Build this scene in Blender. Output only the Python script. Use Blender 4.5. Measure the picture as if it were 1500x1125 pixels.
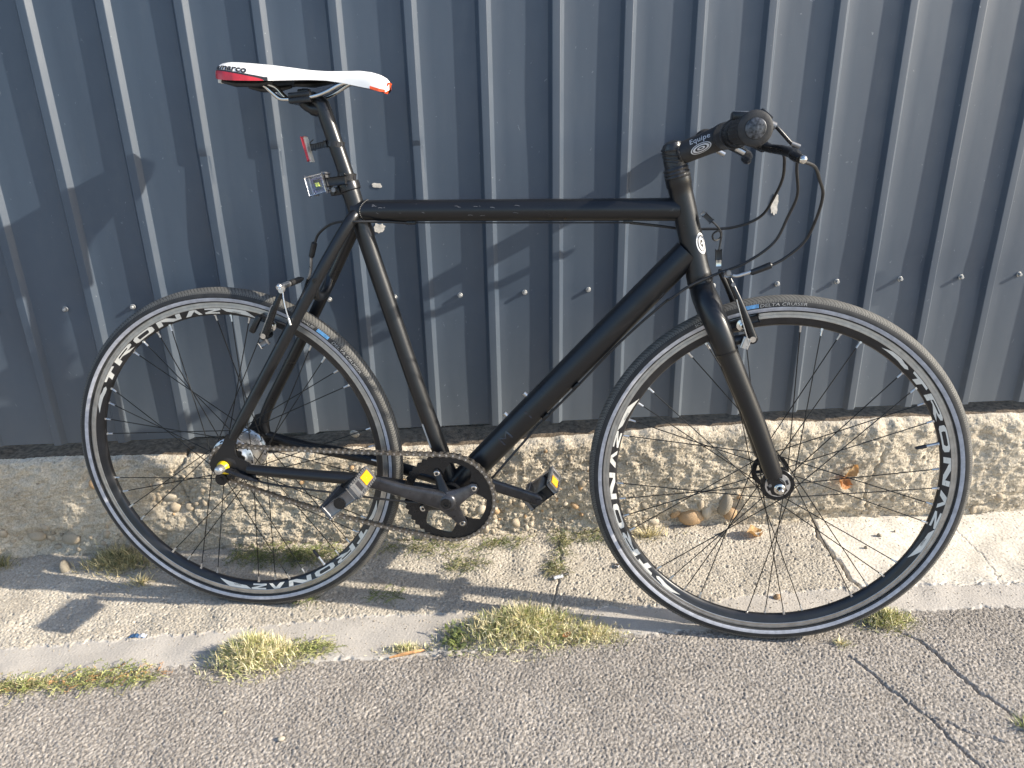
import bpy, bmesh, math, random
import numpy as np
from mathutils import Vector, Matrix
for o in list(bpy.data.objects): bpy.data.objects.remove(o)
S = bpy.context.scene
COL = S.collection
PI = math.pi
# ------------------------------------------------------------------ camera, sky, sun, exposure
cam_d = bpy.data.cameras.new('camera'); cam = bpy.data.objects.new('camera', cam_d); COL.objects.link(cam)
RIGHT = Vector((0.99773759, -0.0640609, -0.02039352)); DOWN = Vector((-0.04234095, -0.36314659, -0.93076947)); FWD = Vector((0.05222009, 0.92952717, -0.3650374))
m = Matrix((RIGHT, -DOWN, -FWD)).transposed().to_4x4(); m.translation = (0, -1.63279, 1.028)
cam.matrix_world = m
cam_d.sensor_width = 36; cam_d.sensor_fit = 'HORIZONTAL'; cam_d.lens = 1098.876/1500*36
cam_d.clip_start = .01; cam_d.clip_end = 500
S.camera = cam
SUN = Vector((4.1, -1.0, 2.25)).normalized()      # from the ground towards the sun
elev = math.asin(SUN.z)
W = bpy.data.worlds.new('World'); S.world = W; W.use_nodes = True
nt = W.node_tree; bg = nt.nodes['Background']
sky = nt.nodes.new('ShaderNodeTexSky'); sky.sky_type = 'NISHITA'; sky.sun_disc = False
sky.sun_elevation = elev; sky.sun_rotation = math.atan2(SUN.x, SUN.y)
sky.air_density = 1.0; sky.dust_density = 1.2; sky.ozone_density = 2.0
nt.links.new(sky.outputs[0], bg.inputs[0]); bg.inputs[1].default_value = .15
sl = bpy.data.lights.new('sun', 'SUN'); sl.energy = 4.2; sl.angle = math.radians(.55); sl.color = (1, .92, .79)
so = bpy.data.objects.new('sun', sl); COL.objects.link(so); so.rotation_euler = SUN.to_track_quat('Z', 'Y').to_euler()
so.location = SUN*10
S.view_settings.view_transform = 'Standard'; S.view_settings.look = 'None'; S.view_settings.gamma = 1
S.view_settings.exposure = .97; S.view_settings.use_curve_mapping = False
S.render.engine = 'CYCLES'
R = random.Random(7)
# ------------------------------------------------------------------ materials
class NT:
    def __init__(s, name):
        s.m = bpy.data.materials.new(name); s.m.use_nodes = True; s.t = s.m.node_tree
        s.b = s.t.nodes['Principled BSDF']
    def n(s, kind, **kw):
        n = s.t.nodes.new(kind)
        for k, v in kw.items():
            if k.startswith('_'): setattr(n, k[1:], v)
            else: n.inputs[k.replace('__', ' ')].default_value = v
        return n
    def l(s, a, b): s.t.links.new(a, b)
    def coord(s, kind='Object'):
        if not hasattr(s, 'tc'): s.tc = s.n('ShaderNodeTexCoord')
        return s.tc.outputs[kind]
    def noise(s, scale, detail=3, rough=.55, co=None, stretch=None):
        n = s.n('ShaderNodeTexNoise', Scale=scale, Detail=detail, Roughness=rough)
        c = co or s.coord()
        if stretch:
            mp = s.n('ShaderNodeMapping'); mp.inputs['Scale'].default_value = stretch; s.l(c, mp.inputs[0]); c = mp.outputs[0]
        s.l(c, n.inputs['Vector']); return n.outputs['Fac']
    def ramp(s, fac, stops):
        r = s.n('ShaderNodeValToRGB'); e = r.color_ramp.elements
        while len(e) < len(stops): e.new(.5)
        for q, (p, c) in zip(e, stops):
            q.position = p; q.color = (c, c, c, 1) if isinstance(c, (int, float)) else (*c, 1)
        s.l(fac, r.inputs[0]); return r.outputs[0]
    def mix(s, fac, a, b, mode='MIX'):
        x = s.n('ShaderNodeMix', _data_type='RGBA', _blend_type=mode)
        for i, v in ((0, fac), (6, a), (7, b)):
            if hasattr(v, 'is_linked'): s.l(v, x.inputs[i])
            else: x.inputs[i].default_value = v if i == 0 else (*v, 1)
        return x.outputs[2]
    def bump(s, h, dist, strength=1):
        b = s.n('ShaderNodeBump', Strength=strength, Distance=dist); s.l(h, b.inputs['Height'])
        if s.b.inputs['Normal'].is_linked: s.l(s.b.inputs['Normal'].links[0].from_socket, b.inputs['Normal'])
        s.l(b.outputs[0], s.b.inputs['Normal'])
    def base(s, v):
        if hasattr(v, 'is_linked'): s.l(v, s.b.inputs['Base Color'])
        else: s.b.inputs['Base Color'].default_value = (*v, 1)
    def rough(s, v):
        if hasattr(v, 'is_linked'): s.l(v, s.b.inputs['Roughness'])
        else: s.b.inputs['Roughness'].default_value = v
def mat(name, col, rough=.5, metal=0, var=.25, scale=60, bump=0, bscale=200, spec=.5, coat=0):
    q = NT(name); n = q.noise(scale, 4)
    lo = tuple(c*(1-var) for c in col); hi = tuple(min(1, c*(1+var)) for c in col)
    q.base(q.ramp(n, [(.3, lo), (.7, hi)]))
    q.rough(q.ramp(q.noise(scale*.6, 3), [(.3, max(.02, rough-.07)), (.7, min(1, rough+.07))]))
    q.b.inputs['Metallic'].default_value = metal; q.b.inputs['Specular IOR Level'].default_value = spec
    q.b.inputs['Coat Weight'].default_value = coat
    if bump: q.bump(q.noise(bscale, 3), bump)
    return q.m
def m_frame():
    q = NT('matt_black_paint')
    scr = q.ramp(q.noise(35, 5, .75), [(.70, 0), (.735, 1)])
    q.base(q.mix(scr, (.0085, .009, .0105), (.05, .05, .052)))
    q.rough(q.ramp(q.noise(25, 4), [(.3, .27), (.7, .37)]))
    q.b.inputs['Specular IOR Level'].default_value = .5
    q.bump(q.noise(900, 2), .00008)
    return q.m
def m_asphalt():
    q = NT('weathered_asphalt')
    a = q.ramp(q.noise(170, 3, .6), [(.28, (.175, .154, .131)), (.5, (.315, .281, .243)), (.72, (.50, .45, .395))])
    b = q.ramp(q.noise(3.1, 5, .6), [(.35, .86), (.65, 1.12)])
    c = q.ramp(q.noise(420, 1), [(.66, 0), (.72, 1)])
    col = q.mix(1, a, b, 'MULTIPLY'); col = q.mix(c, col, (.5, .46, .41))
    q.base(col); q.rough(.9); q.b.inputs['Specular IOR Level'].default_value = .25
    q.bump(q.noise(420, 3), .0014)
    return q.m
def m_concrete(name, c1, c2, c3, fine=240, stain=4, dist=.0008, dirt=None):
    q = NT(name)
    a = q.ramp(q.noise(fine, 4, .65), [(.3, c1), (.5, c2), (.72, c3)])
    b = q.ramp(q.noise(stain, 6, .65), [(.33, .84), (.5, .98), (.68, 1.1)])
    col = q.mix(1, a, b, 'MULTIPLY')
    if dirt: col = q.mix(q.ramp(q.noise(stain*2.3, 6, .7), [(.55, 0), (.72, .6)]), col, dirt)
    q.base(col); q.rough(.93); q.b.inputs['Specular IOR Level'].default_value = .2
    q.bump(q.noise(fine*1.7, 3), dist)
    return q.m
def m_fence():
    q = NT('blue_grey_painted_steel')
    st = (1, 1, .12)
    base = q.ramp(q.noise(9, 5, .6, stretch=st), [(.3, (.017, .034, .060)), (.7, (.024, .043, .071))])
    dust = q.ramp(q.noise(30, 6, .7, stretch=(1, 1, .25)), [(.55, 0), (.85, .22)])
    z = q.n('ShaderNodeSeparateXYZ'); q.l(q.coord(), z.inputs[0])
    low = q.ramp(z.outputs[2], [(.28, .30), (.62, .0)])
    col = q.mix(dust, base, (.09, .10, .11)); col = q.mix(low, col, (.16, .165, .155))
    # short pale scratches
    v = q.n('ShaderNodeTexVoronoi', Scale=46, _feature='DISTANCE_TO_EDGE'); mp = q.n('ShaderNodeMapping')
    mp.inputs['Scale'].default_value = (1, 1, .55); mp.inputs['Rotation'].default_value = (0, .3, 0)
    q.l(q.coord(), mp.inputs[0]); q.l(mp.outputs[0], v.inputs['Vector'])
    edge = q.ramp(v.outputs['Distance'], [(.0, 1), (.035, 0)])
    msk = q.ramp(q.noise(75, 3, .6), [(.655, 0), (.69, .55)])
    scr = q.n('ShaderNodeMath', _operation='MULTIPLY'); q.l(edge, scr.inputs[0]); q.l(msk, scr.inputs[1])
    sp = q.ramp(q.noise(260, 1), [(.80, 0), (.84, .35)])
    mx = q.n('ShaderNodeMath', _operation='MAXIMUM'); q.l(scr.outputs[0], mx.inputs[0]); q.l(sp, mx.inputs[1])
    col = q.mix(mx.outputs[0], col, (.24, .275, .305))
    q.base(col); q.rough(q.ramp(q.noise(22, 5), [(.3, .50), (.7, .60)]))
    q.b.inputs['Specular IOR Level'].default_value = 1.0
    q.bump(q.noise(14, 2, .5, stretch=(1, 1, .3)), .0012); q.bump(q.noise(700, 2), .00006)
    return q.m
def m_tyre():
    q = NT('tyre_rubber')
    uv = q.n('ShaderNodeUVMap'); sp = q.n('ShaderNodeSeparateXYZ'); q.l(uv.outputs[0], sp.inputs[0])
    q.rough(.72); q.b.inputs['Specular IOR Level'].default_value = .45
    # tread: sipes run slantwise, cut off towards the side wall
    x = sp.outputs[0]; y = sp.outputs[1]
    def M(op, a, b=None):
        n = q.n('ShaderNodeMath', _operation=op)
        for i, v in enumerate((a, b)):
            if v is None: continue
            if hasattr(v, 'is_linked'): q.l(v, n.inputs[i])
            else: n.inputs[i].default_value = v
        return n.outputs[0]
    yc = M('ABSOLUTE', M('SUBTRACT', y, .5))
    ph = M('ADD', M('MULTIPLY', x, 900), M('MULTIPLY', yc, 46))
    sip = M('GREATER_THAN', M('SINE', ph), .55)
    z1 = M('LESS_THAN', yc, .19)
    ph2 = M('MULTIPLY', x, 1500); f2 = M('GREATER_THAN', M('SINE', ph2), .1)
    z2 = M('MULTIPLY', M('GREATER_THAN', yc, .205), M('LESS_THAN', yc, .25))
    h = M('SUBTRACT', 1, M('ADD', M('MULTIPLY', sip, z1), M('MULTIPLY', M('MULTIPLY', f2, z2), .6)))
    q.bump(h, .0012)
    wall_ = q.ramp(q.noise(70, 4), [(.3, (.018, .018, .019)), (.7, (.036, .035, .034))])
    dust = q.ramp(q.noise(40, 5), [(.3, (.085, .082, .075)), (.7, (.15, .143, .128))])
    top = q.mix(M('GREATER_THAN', h, .5), (.055, .053, .049), dust)
    q.base(q.mix(M('LESS_THAN', yc, .25), wall_, top))
    return q.m
def m_glass():
    q = NT('clear_plastic_lens'); q.base((.90, .91, .96)); q.rough(.05)
    q.b.inputs['Transmission Weight'].default_value = .97; q.b.inputs['IOR'].default_value = 1.45
    q.bump(q.noise(300, 2), .0004); return q.m
MT = dict(
 frame=m_frame(), asphalt=m_asphalt(), fence=m_fence(), tyre=m_tyre(), glass=m_glass(),
 apron=m_concrete('rough_concrete', (.31, .27, .215), (.47, .42, .345), (.60, .55, .47), 230, 5, .0010, (.36, .31, .25)),
 strip=m_concrete('smooth_grey_concrete', (.40, .365, .32), (.47, .43, .38), (.54, .50, .445), 420, 4, .0004),
 patch=m_concrete('pale_new_concrete', (.50, .45, .37), (.62, .565, .48), (.71, .66, .57), 120, 3, .0004),
 plinth=m_concrete('crumbling_concrete', (.36, .30, .22), (.58, .50, .385), (.74, .66, .53), 260, 6, .0035, (.40, .33, .24)),
 ground=m_concrete('dusty_ground', (.2, .18, .15), (.27, .24, .2), (.33, .3, .25), 90, 3, .002),
 black=mat('black_plastic', (.018, .018, .019), .42, 0, .3, 90, .0001, 700),
 gloss=mat('black_anodised_metal', (.014, .014, .015), .28, .2, .25, 60),
 rubber=mat('black_grip_rubber', (.022, .021, .021), .6, 0, .3, 120, .0003, 600),
 rim=mat('black_rim_paint', (.016, .016, .018), .36, 0, .3, 40),
 track=mat('worn_brake_track', (.44, .43, .41), .36, .85, .16, 70, .00005, 900),
 stripe=mat('reflective_stripe', (.42, .42, .45), .45, .1, .2, 90),
 alu=mat('bare_aluminium', (.62, .61, .60), .32, .9, .14, 80, .0001, 400),
 dull=mat('dull_grey_alloy', (.20, .20, .205), .38, .6, .2, 80, .0001, 400),
 chrome=mat('polished_steel', (.70, .68, .64), .16, 1, .1, 60),
 chain=mat('oily_chain_steel', (.24, .215, .185), .42, .85, .35, 240),
 spoke=mat('black_spoke_steel', (.022, .022, .022), .35, .6, .3, 60),
 decal=mat('cream_decal_print', (.70, .67, .60), .4, 0, .08, 50),
 white=mat('white_saddle_leather', (.80, .79, .77), .38, 0, .04, 40, .00012, 500),
 red=mat('red_plastic', (.52, .03, .045), .3, 0, .2, 60),
 orange=mat('orange_red_trim', (.75, .09, .02), .4, 0, .15, 60),
 yellow=mat('yellow_plastic', (.82, .55, .01), .35, 0, .12, 60),
 amber=mat('amber_reflector', (.85, .38, .01), .18, 0, .35, 420, .0008, 700),
 blue=mat('blue_tyre_print', (.12, .33, .62), .6, 0, .25, 200),
 grey=mat('grey_tyre_print', (.33, .32, .30), .6, 0, .3, 200),
 print=mat('black_ink', (.02, .02, .025), .5, 0, .1, 60),
 crankpaint=mat('scuffed_grey_crank_paint', (.05, .05, .055), .30, .5, .35, 55, .0001, 500),
 ledboard=mat('violet_led_board', (.16, .13, .30), .3, .2, .3, 200),
 led=mat('yellow_led_chip', (.55, .60, .10), .3, 0, .1, 200),
 zinc=mat('weathered_zinc', (.42, .42, .41), .5, .5, .3, 300),
 tape=mat('creased_black_tape', (.02, .02, .021), .33, 0, .3, 60, .0012, 160),
 plug=mat('scratched_black_plug', (.06, .063, .07), .38, .2, .9, 260, .0003, 300),
 ghost=mat('faint_satin_lettering', (.028, .032, .042), .22, 0, .2, 60),
 scuff=mat('scraped_paint', (.22, .22, .23), .5, 0, .3, 60),
 dirt=mat('dark_ledge_dirt_and_shade', (.13, .098, .066), .95, 0, .5, 90, .003, 240, .2),  # ledge soil, coloured dark to paint in the shade of the gap too
 badge=mat('silver_white_badge', (.62, .62, .62), .4, .1, .1, 60),
 blade=mat('matt_white_foil', (.7, .7, .72), .4, 0, .15, 90),
 foil=mat('blue_foil_wrapper', (.10, .22, .42), .25, .5, .5, 120),
 stone=mat('tan_pebble', (.40, .33, .24), .7, 0, .3, 35, .0006, 260, .3),
 stone_b=mat('pale_pebble', (.50, .43, .33), .65, 0, .25, 30, .0006, 260, .3),
 stone_c=mat('ochre_pebble', (.44, .29, .16), .6, 0, .3, 30, .0006, 260, .35),
 stone_d=mat('grey_stone', (.30, .26, .20), .8, 0, .3, 40, .001, 200, .3),
 straw=mat('dry_straw_grass', (.60, .50, .28), .7, 0, .3, 50),
 straw_b=mat('bleached_grass', (.80, .72, .46), .7, 0, .2, 50),
 green=mat('fresh_green_grass', (.19, .22, .06), .55, 0, .35, 50),
 green_b=mat('pale_green_grass', (.44, .44, .18), .6, 0, .3, 50),
 weed=mat('dull_green_weed', (.12, .145, .055), .6, 0, .4, 70),
 weed_b=mat('olive_weed', (.30, .27, .13), .7, 0, .35, 70),
 leaf=mat('dry_brown_leaf', (.50, .27, .12), .65, 0, .4, 60, .0008, 150),
 leaf_b=mat('pale_dry_leaf', (.60, .42, .22), .65, 0, .3, 60, .0008, 150),
 sticker=mat('torn_paper_residue', (.56, .52, .46), .8, 0, .25, 130),
 soil=mat('dark_soil', (.10, .075, .05), .95, 0, .4, 60, .002, 200))
# ------------------------------------------------------------------ object helpers
def link(name, me, parent=None, mat=None):
    o = bpy.data.objects.new(name, me); COL.objects.link(o)
    if parent is not None: o.parent = parent
    if mat is not None:
        for q in (mat if isinstance(mat, (list, tuple)) else [mat]): me.materials.append(MT[q])
    return o
def obj(name, bm, mat, parent=None, smooth=True, loc=None, label=None):
    me = bpy.data.meshes.new(name); bm.normal_update(); bm.to_mesh(me); bm.free()
    if smooth:
        me.shade_smooth()
        try: me.set_sharp_from_angle(angle=math.radians(38))
        except Exception: pass
    o = link(name, me, parent, mat)
    if loc: o.location = loc
    if label: o['label'] = label
    return o
def tag(o, label, cat, group=None, kind=None):
    if label: o['label'] = label
    if cat: o['category'] = cat
    if group: o['group'] = group
    if kind: o['kind'] = kind
    return o
def empty(name, label, cat, loc=(0, 0, 0), group=None):
    o = bpy.data.objects.new(name, None); COL.objects.link(o); o.location = loc; o.empty_display_size = .05
    return tag(o, label, cat, group)
V = Vector
def frames(pts, closed=False):
    n = len(pts); T = []
    for i in range(n):
        a = pts[i-1] if (i > 0 or closed) else pts[i]; b = pts[(i+1) % n] if (i < n-1 or closed) else pts[i]
        T.append((b-a).normalized())
    up = V((0, 0, 1)) if abs(T[0].z) < .9 else V((1, 0, 0))
    N = [(up-T[0]*up.dot(T[0])).normalized()]
    for i in range(1, n):
        v = N[-1]-T[i]*N[-1].dot(T[i]); N.append(v.normalized())
    return T, N
def tube(bm, pts, rad, seg=14, caps=True, closed=False, mi=0, flat=None):
    pts = [V(p) for p in pts]; n = len(pts)
    if isinstance(rad, (int, float)): rad = [rad]*n
    T, N = frames(pts, closed); rings = []
    for p, t, nn, r in zip(pts, T, N, rad):
        b = t.cross(nn); ring = []
        for k in range(seg):
            a = 2*PI*k/seg; d = nn*math.cos(a)+b*math.sin(a)*(flat or 1)
            ring.append(bm.verts.new(p+d*r))
        rings.append(ring)
    for i in range(n if closed else n-1):
        A, B = rings[i], rings[(i+1) % n]
        for k in range(seg):
            f = bm.faces.new((A[k], A[(k+1) % seg], B[(k+1) % seg], B[k])); f.material_index = mi
    if caps and not closed:
        f = bm.faces.new(rings[0][::-1]); f.material_index = mi; f = bm.faces.new(rings[-1]); f.material_index = mi
    return bm
def smoothpath(pts, sub=6):
    P = [V(p) for p in pts]; out = []
    for i in range(len(P)-1):
        p0 = P[max(i-1, 0)]; p1 = P[i]; p2 = P[i+1]; p3 = P[min(i+2, len(P)-1)]
        for k in range(sub):
            t = k/sub
            out.append(.5*((2*p1)+(p2-p0)*t+(2*p0-5*p1+4*p2-p3)*t*t+(3*p1-p0-3*p2+p3)*t**3))
    out.append(P[-1]); return out
def lathe(bm, o, axis, prof, seg=48, closed=False, mi=0, uv=None, arc=None, mats=None):
    """prof: (along, radius) pairs turned about the axis through o"""
    o = V(o); ax = V(axis).normalized(); ref = V((1, 0, 0)) if abs(ax.x) < .9 else V((0, 0, 1))
    e1 = (ref-ax*ref.dot(ax)).normalized(); e2 = ax.cross(e1); rings = []
    a0, a1 = arc or (0, 2*PI); full = arc is None
    ns = seg if full else seg+1
    for k in range(ns):
        a = a0+(a1-a0)*k/seg; d = e1*math.cos(a)+e2*math.sin(a)
        rings.append([bm.verts.new(o+ax*h+d*r) for h, r in prof])
    lay = bm.loops.layers.uv.verify() if uv else None
    np_ = len(prof)
    for k in range(seg):
        A = rings[k]; B = rings[(k+1) % ns]
        for j in range(np_ if closed else np_-1):
            j2 = (j+1) % np_
            if prof[j][1] < 1e-7 and prof[j2][1] < 1e-7: continue
            try: f = bm.faces.new((A[j], B[j], B[j2], A[j2]))
            except ValueError: continue
            f.material_index = mats[j] if mats else mi
            if uv:
                us = (k*uv, (k+1)*uv, (k+1)*uv, k*uv); vs = (j/(np_-1), j/(np_-1), (j+1)/(np_-1), (j+1)/(np_-1))
                for lp, uu, vv in zip(f.loops, us, vs): lp[lay].uv = (uu, vv)
    bmesh.ops.remove_doubles(bm, verts=bm.verts, dist=1e-7)
    return bm
def cyl(bm, a, b, r, seg=16, mi=0, r2=None): return tube(bm, [a, b], [r, r2 if r2 is not None else r], seg, True, False, mi)
def box(bm, c, ex, ey, ez, h, bev=.0006, mi=0):
    c = V(c); ex, ey, ez = V(ex).normalized(), V(ey).normalized(), V(ez).normalized()
    g = bmesh.ops.create_cube(bm, size=2); vs = g['verts']
    for v in vs: v.co = c+ex*(v.co.x*h[0])+ey*(v.co.y*h[1])+ez*(v.co.z*h[2])
    fs = {f for v in vs for f in v.link_faces}
    for f in fs: f.material_index = mi
    if bev:
        es = list({e for v in vs for e in v.link_edges})
        bmesh.ops.bevel(bm, geom=es, offset=bev, segments=2, affect='EDGES', profile=.5)
    return bm
def L(u, v, w): return V((u, -w, v))            # bicycle space: u forwards, v up the frame, w out of the near side
def prism(bm, poly, w0, w1, mi=0, bev=0):
    A = [bm.verts.new(L(u, v, w0)) for u, v in poly]; B = [bm.verts.new(L(u, v, w1)) for u, v in poly]
    n = len(poly); fs = [bm.faces.new(A), bm.faces.new(B[::-1])]
    for i in range(n): fs.append(bm.faces.new((A[i], B[i], B[(i+1) % n], A[(i+1) % n])))
    for f in fs: f.material_index = mi
    bmesh.ops.recalc_face_normals(bm, faces=fs)
    if bev:
        es = [e for f in fs[:2] for e in f.edges]
        bmesh.ops.bevel(bm, geom=list(set(es)), offset=bev, segments=2, affect='EDGES')
    return bm
def textmesh(s, size, shear=0, extrude=0, offset=0, spacing=1):
    c = bpy.data.curves.new('lettering', 'FONT'); c.body = s; c.size = size; c.shear = shear; c.align_x = 'LEFT'
    c.resolution_u = 3; c.offset = offset; c.space_character = spacing; c.extrude = extrude
    o = bpy.data.objects.new('lettering', c); COL.objects.link(o)
    dg = bpy.context.evaluated_depsgraph_get(); me = bpy.data.meshes.new_from_object(o.evaluated_get(dg))
    bpy.data.objects.remove(o); bpy.data.curves.remove(c); return me
# ------------------------------------------------------------------ noise fields
def band(nx, ny, d, lo, hi, seed):
    """band-limited noise, wavelengths lo..hi metres on a grid of spacing d, unit variance"""
    g = np.random.RandomState(seed).standard_normal((ny, nx))
    fx = np.fft.rfftfreq(nx, d)[None, :]; fy = np.fft.fftfreq(ny, d)[:, None]
    f = np.sqrt(fx*fx+fy*fy)+1e-9
    w = np.exp(-(np.maximum(0, np.log(f*lo)/.18))**2)*np.exp(-(np.maximum(0, -np.log(f*hi)/.25))**2)
    a = np.fft.irfft2(np.fft.rfft2(g)*w, s=(ny, nx)); return (a/a.std()).astype(np.float32)
def gridmesh(name, P, facemask=None):
    """P: (ny,nx,3); returns a mesh of the quads under facemask"""
    ny, nx = P.shape[:2]; idx = np.arange(nx*ny).reshape(ny, nx)
    q = np.stack([idx[:-1, :-1], idx[:-1, 1:], idx[1:, 1:], idx[1:, :-1]], -1)
    q = q.reshape(-1, 4) if facemask is None else q[facemask]
    used, inv = np.unique(q, return_inverse=True); q = inv.reshape(-1, 4)
    co = P.reshape(-1, 3)[used]
    me = bpy.data.meshes.new(name); me.vertices.add(len(co)); me.vertices.foreach_set('co', co.astype(np.float32).ravel())
    me.loops.add(len(q)*4); me.loops.foreach_set('vertex_index', q.astype(np.int32).ravel())
    me.polygons.add(len(q)); me.polygons.foreach_set('loop_start', np.arange(0, len(q)*4, 4, dtype=np.int32))
    me.update(calc_edges=True); me.shade_smooth(); return me
def seg_dist(X, Y, pts, seed=0, jit=.006):
    r = np.random.RandomState(seed); pts = np.array(pts, float); Q = [pts[0]]
    for a, b in zip(pts[:-1], pts[1:]):
        n = max(2, int(np.hypot(*(b-a))/.009))
        for k in range(1, n+1): Q.append(a+(b-a)*k/n+(r.standard_normal(2)*jit*.35 if k < n else 0))
    D = np.full(X.shape, 9., np.float32)
    for a, b in zip(Q[:-1], Q[1:]):
        d = b-a; l2 = d@d+1e-12
        x0, x1 = min(a[0], b[0])-.03, max(a[0], b[0])+.03; y0, y1 = min(a[1], b[1])-.03, max(a[1], b[1])+.03
        mk = (X > x0) & (X < x1) & (Y > y0) & (Y < y1)
        xs, ys = X[mk], Y[mk]; t = np.clip(((xs-a[0])*d[0]+(ys-a[1])*d[1])/l2, 0, 1)
        D[mk] = np.minimum(D[mk], np.hypot(xs-a[0]-t*d[0], ys-a[1]-t*d[1]))
    return D
# ------------------------------------------------------------------ ground
d = .0021; x0, x1, y0, y1 = -1.5, 1.7, -1.0, -.015
nx = int((x1-x0)/d); ny = int((y1-y0)/d)
xs = x0+np.arange(nx)*d; ys = y0+np.arange(ny)*d; X, Y = np.meshgrid(xs, ys)
wob = band(nx, ny, d, .02, .25, 3)
e1x = [-1.5, -.97, -.71, -.53, -.30, .15, .42, .58, .89, 1.18, 1.7]; e1y = [-.36, -.358, -.349, -.342, -.322, -.333, -.345, -.325, -.320, -.338, -.35]
e2x = [-1.5, -.92, -.65, -.2, -.01, .26, .54, .82, 1.13, 1.7]; e2y = [-.46, -.452, -.436, -.452, -.446, -.425, -.425, -.400, -.412, -.42]
E1 = np.interp(X, e1x, e1y)+wob*.0035; E2 = np.interp(X, e2x, e2y)+wob*.003
isA = Y < E2; isS = (Y >= E2) & (Y < E1)
crackline = [(.835, -.015), (.830, -.09), (.8176, -.1286), (.8239, -.2281), (.8164, -.2921), (.834, -.333)]
PX = np.interp(-Y, [-p[1] for p in crackline], [p[0] for p in crackline])+wob*.003
isP = (Y >= E1) & (X > PX)
sm = lambda a, b, t: np.clip((t-a)/(b-a), 0, 1)**2*(3-2*np.clip((t-a)/(b-a), 0, 1))
n1 = band(nx, ny, d, .0046, .0130, 1); n2 = band(nx, ny, d, .0042, .006, 2)
big = band(nx, ny, d, .08, .5, 4); n3 = band(nx, ny, d, .012, .03, 5)
hA = -.0019*np.clip(n1+.35*n2, -.05, 2.1)+.0004*n2+.0005*big-.001
hS = .0003*n2+.0007*big+.0002*n1
pit = np.clip(n3-1.3, 0, 1.2)
hC = .00075*n1+.0006*n2+.0009*big-.0035*pit+.0025
hP = .00035*n1+.0010*big+.003-.0012*np.clip(n3-2.1, 0, 1)
hC += .010*sm(-.20, -.05, Y); hP += .009*sm(-.20, -.05, Y)
bA = sm(-.005, .004, Y-E2); bS = sm(-.004, .004, Y-E1)
H = hA*(1-bA)+bA*(hS*(1-bS)+bS*np.where(isP, hP, hC))
H -= .0022*np.exp(-((Y-E2)/.004)**2)*np.clip(big+.2, 0, 1.2)+.0008*np.exp(-((Y-E1)/.003)**2)
CR = [([(.7, -.52), (.7155, -.5491), (.7326, -.6032), (.7545, -.6541), (.769, -.6817), (.7748, -.7306), (.7906, -.7863), (.80, -.9)], .0018, .007),
      ([(.83, -.455), (.8593, -.4857), (.8771, -.5577), (.8863, -.6248), (.908, -.6671), (.9171, -.7062), (.95, -.8)], .0024, .009),
      ([(.772, -.675), (.7895, -.6879), (.8105, -.712), (.8588, -.7376)], .0018, .006),
      (crackline, .003, .014),
      ([(1.155, -.10), (1.1611, -.1315), (1.1622, -.2328), (1.1332, -.3337)], .0010, .003),
      ([(.20, -.06), (.1896, -.127), (.1734, -.2327), (.1474, -.3262)], .0018, .006),
      ([(1.0, -.318), (1.06, -.325), (1.2, -.335), (1.4, -.338)], .0015, .004)]
for k, (pts, w_, dep) in enumerate(CR):
    D = seg_dist(X, Y, pts, 20+k); H -= dep*np.exp(-(D/w_)**2)
P = np.stack([X, Y, H], -1)
fm = lambda M: M[:-1, :-1]
for nm, M, mt, lb in (('asphalt_road', isA, 'asphalt', 'coarse weathered grey asphalt with two long cracks on the right'),
                  ('smooth_pavement_strip', isS, 'strip', 'narrow smooth grey cement strip between asphalt and rough apron'),
                  ('new_concrete_patch', isP, 'patch', 'pale smooth concrete patch right of the crack under the front wheel'),
                  ('concrete_apron', ~isA & ~isS & ~isP, 'apron', 'rough sandy concrete apron along the foot of the plinth')):
    o = link(nm, gridmesh(nm, P, fm(M)), None, mt); tag(o, lb, None, kind='structure')
bm = bmesh.new()
def rect(bm, xa, xb, ya, yb, z):
    bm.faces.new([bm.verts.new((a, b, z)) for a, b in ((xa, ya), (xb, ya), (xb, yb), (xa, yb))])
rect(bm, -60, x0, -60, 30, -.004); rect(bm, x1-d, 60, -60, 30, -.004); rect(bm, x0, x1-d, -60, y0, -.004); rect(bm, x0, x1-d, y1-d, 30, -.006)
tag(obj('ground', bm, 'asphalt', None, False), 'wide grey ground stretching away from the fence', None, kind='structure')
# ------------------------------------------------------------------ plinth wall under the fence
plinth = empty('plinth_wall', 'low crumbling concrete plinth with pebbles showing, under the metal fence', 'wall', (0, -.05, 0))
prof = [(.26, .271), (.045, .271), (.01, .2705), (-.024, .267), (-.037, .260), (-.043, .246), (-.044, .2), (-.042, .13), (-.040, .05), (-.038, -.03)]
pp = np.array(prof); sl_ = np.r_[0, np.cumsum(np.hypot(*np.diff(pp, axis=0).T))]
keep0 = sl_[1]; dd = .0026; ns = int((sl_[-1]-keep0)/dd); s_ = keep0+np.arange(ns+1)*dd
py = np.interp(s_, sl_, pp[:, 0]); pz = np.interp(s_, sl_, pp[:, 1])
nxp = int((x1-x0)/dd); xp = x0+np.arange(nxp)*dd
ty = np.gradient(py); tz = np.gradient(pz); ln = np.hypot(ty, tz); nyv, nzv = (tz/ln), (-ty/ln)
if nzv[2] < 0: nyv, nzv = -nyv, -nzv
A1 = band(nxp, ns+1, dd, .006, .014, 11); A2 = band(nxp, ns+1, dd, .0052, .007, 12); A5 = band(nxp, ns+1, dd, .02, .05, 15)
ii = (np.arange(nxp)*.3).astype(int); A6 = band(nxp, ns+1, dd, .009, .022, 16)[:, ii]; A7 = band(nxp, ns+1, dd, .007, .011, 17); A3 = band(nxp, ns+1, dd, .04, .2, 13); A4 = band(nxp, ns+1, dd, .2, .8, 14)
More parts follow.
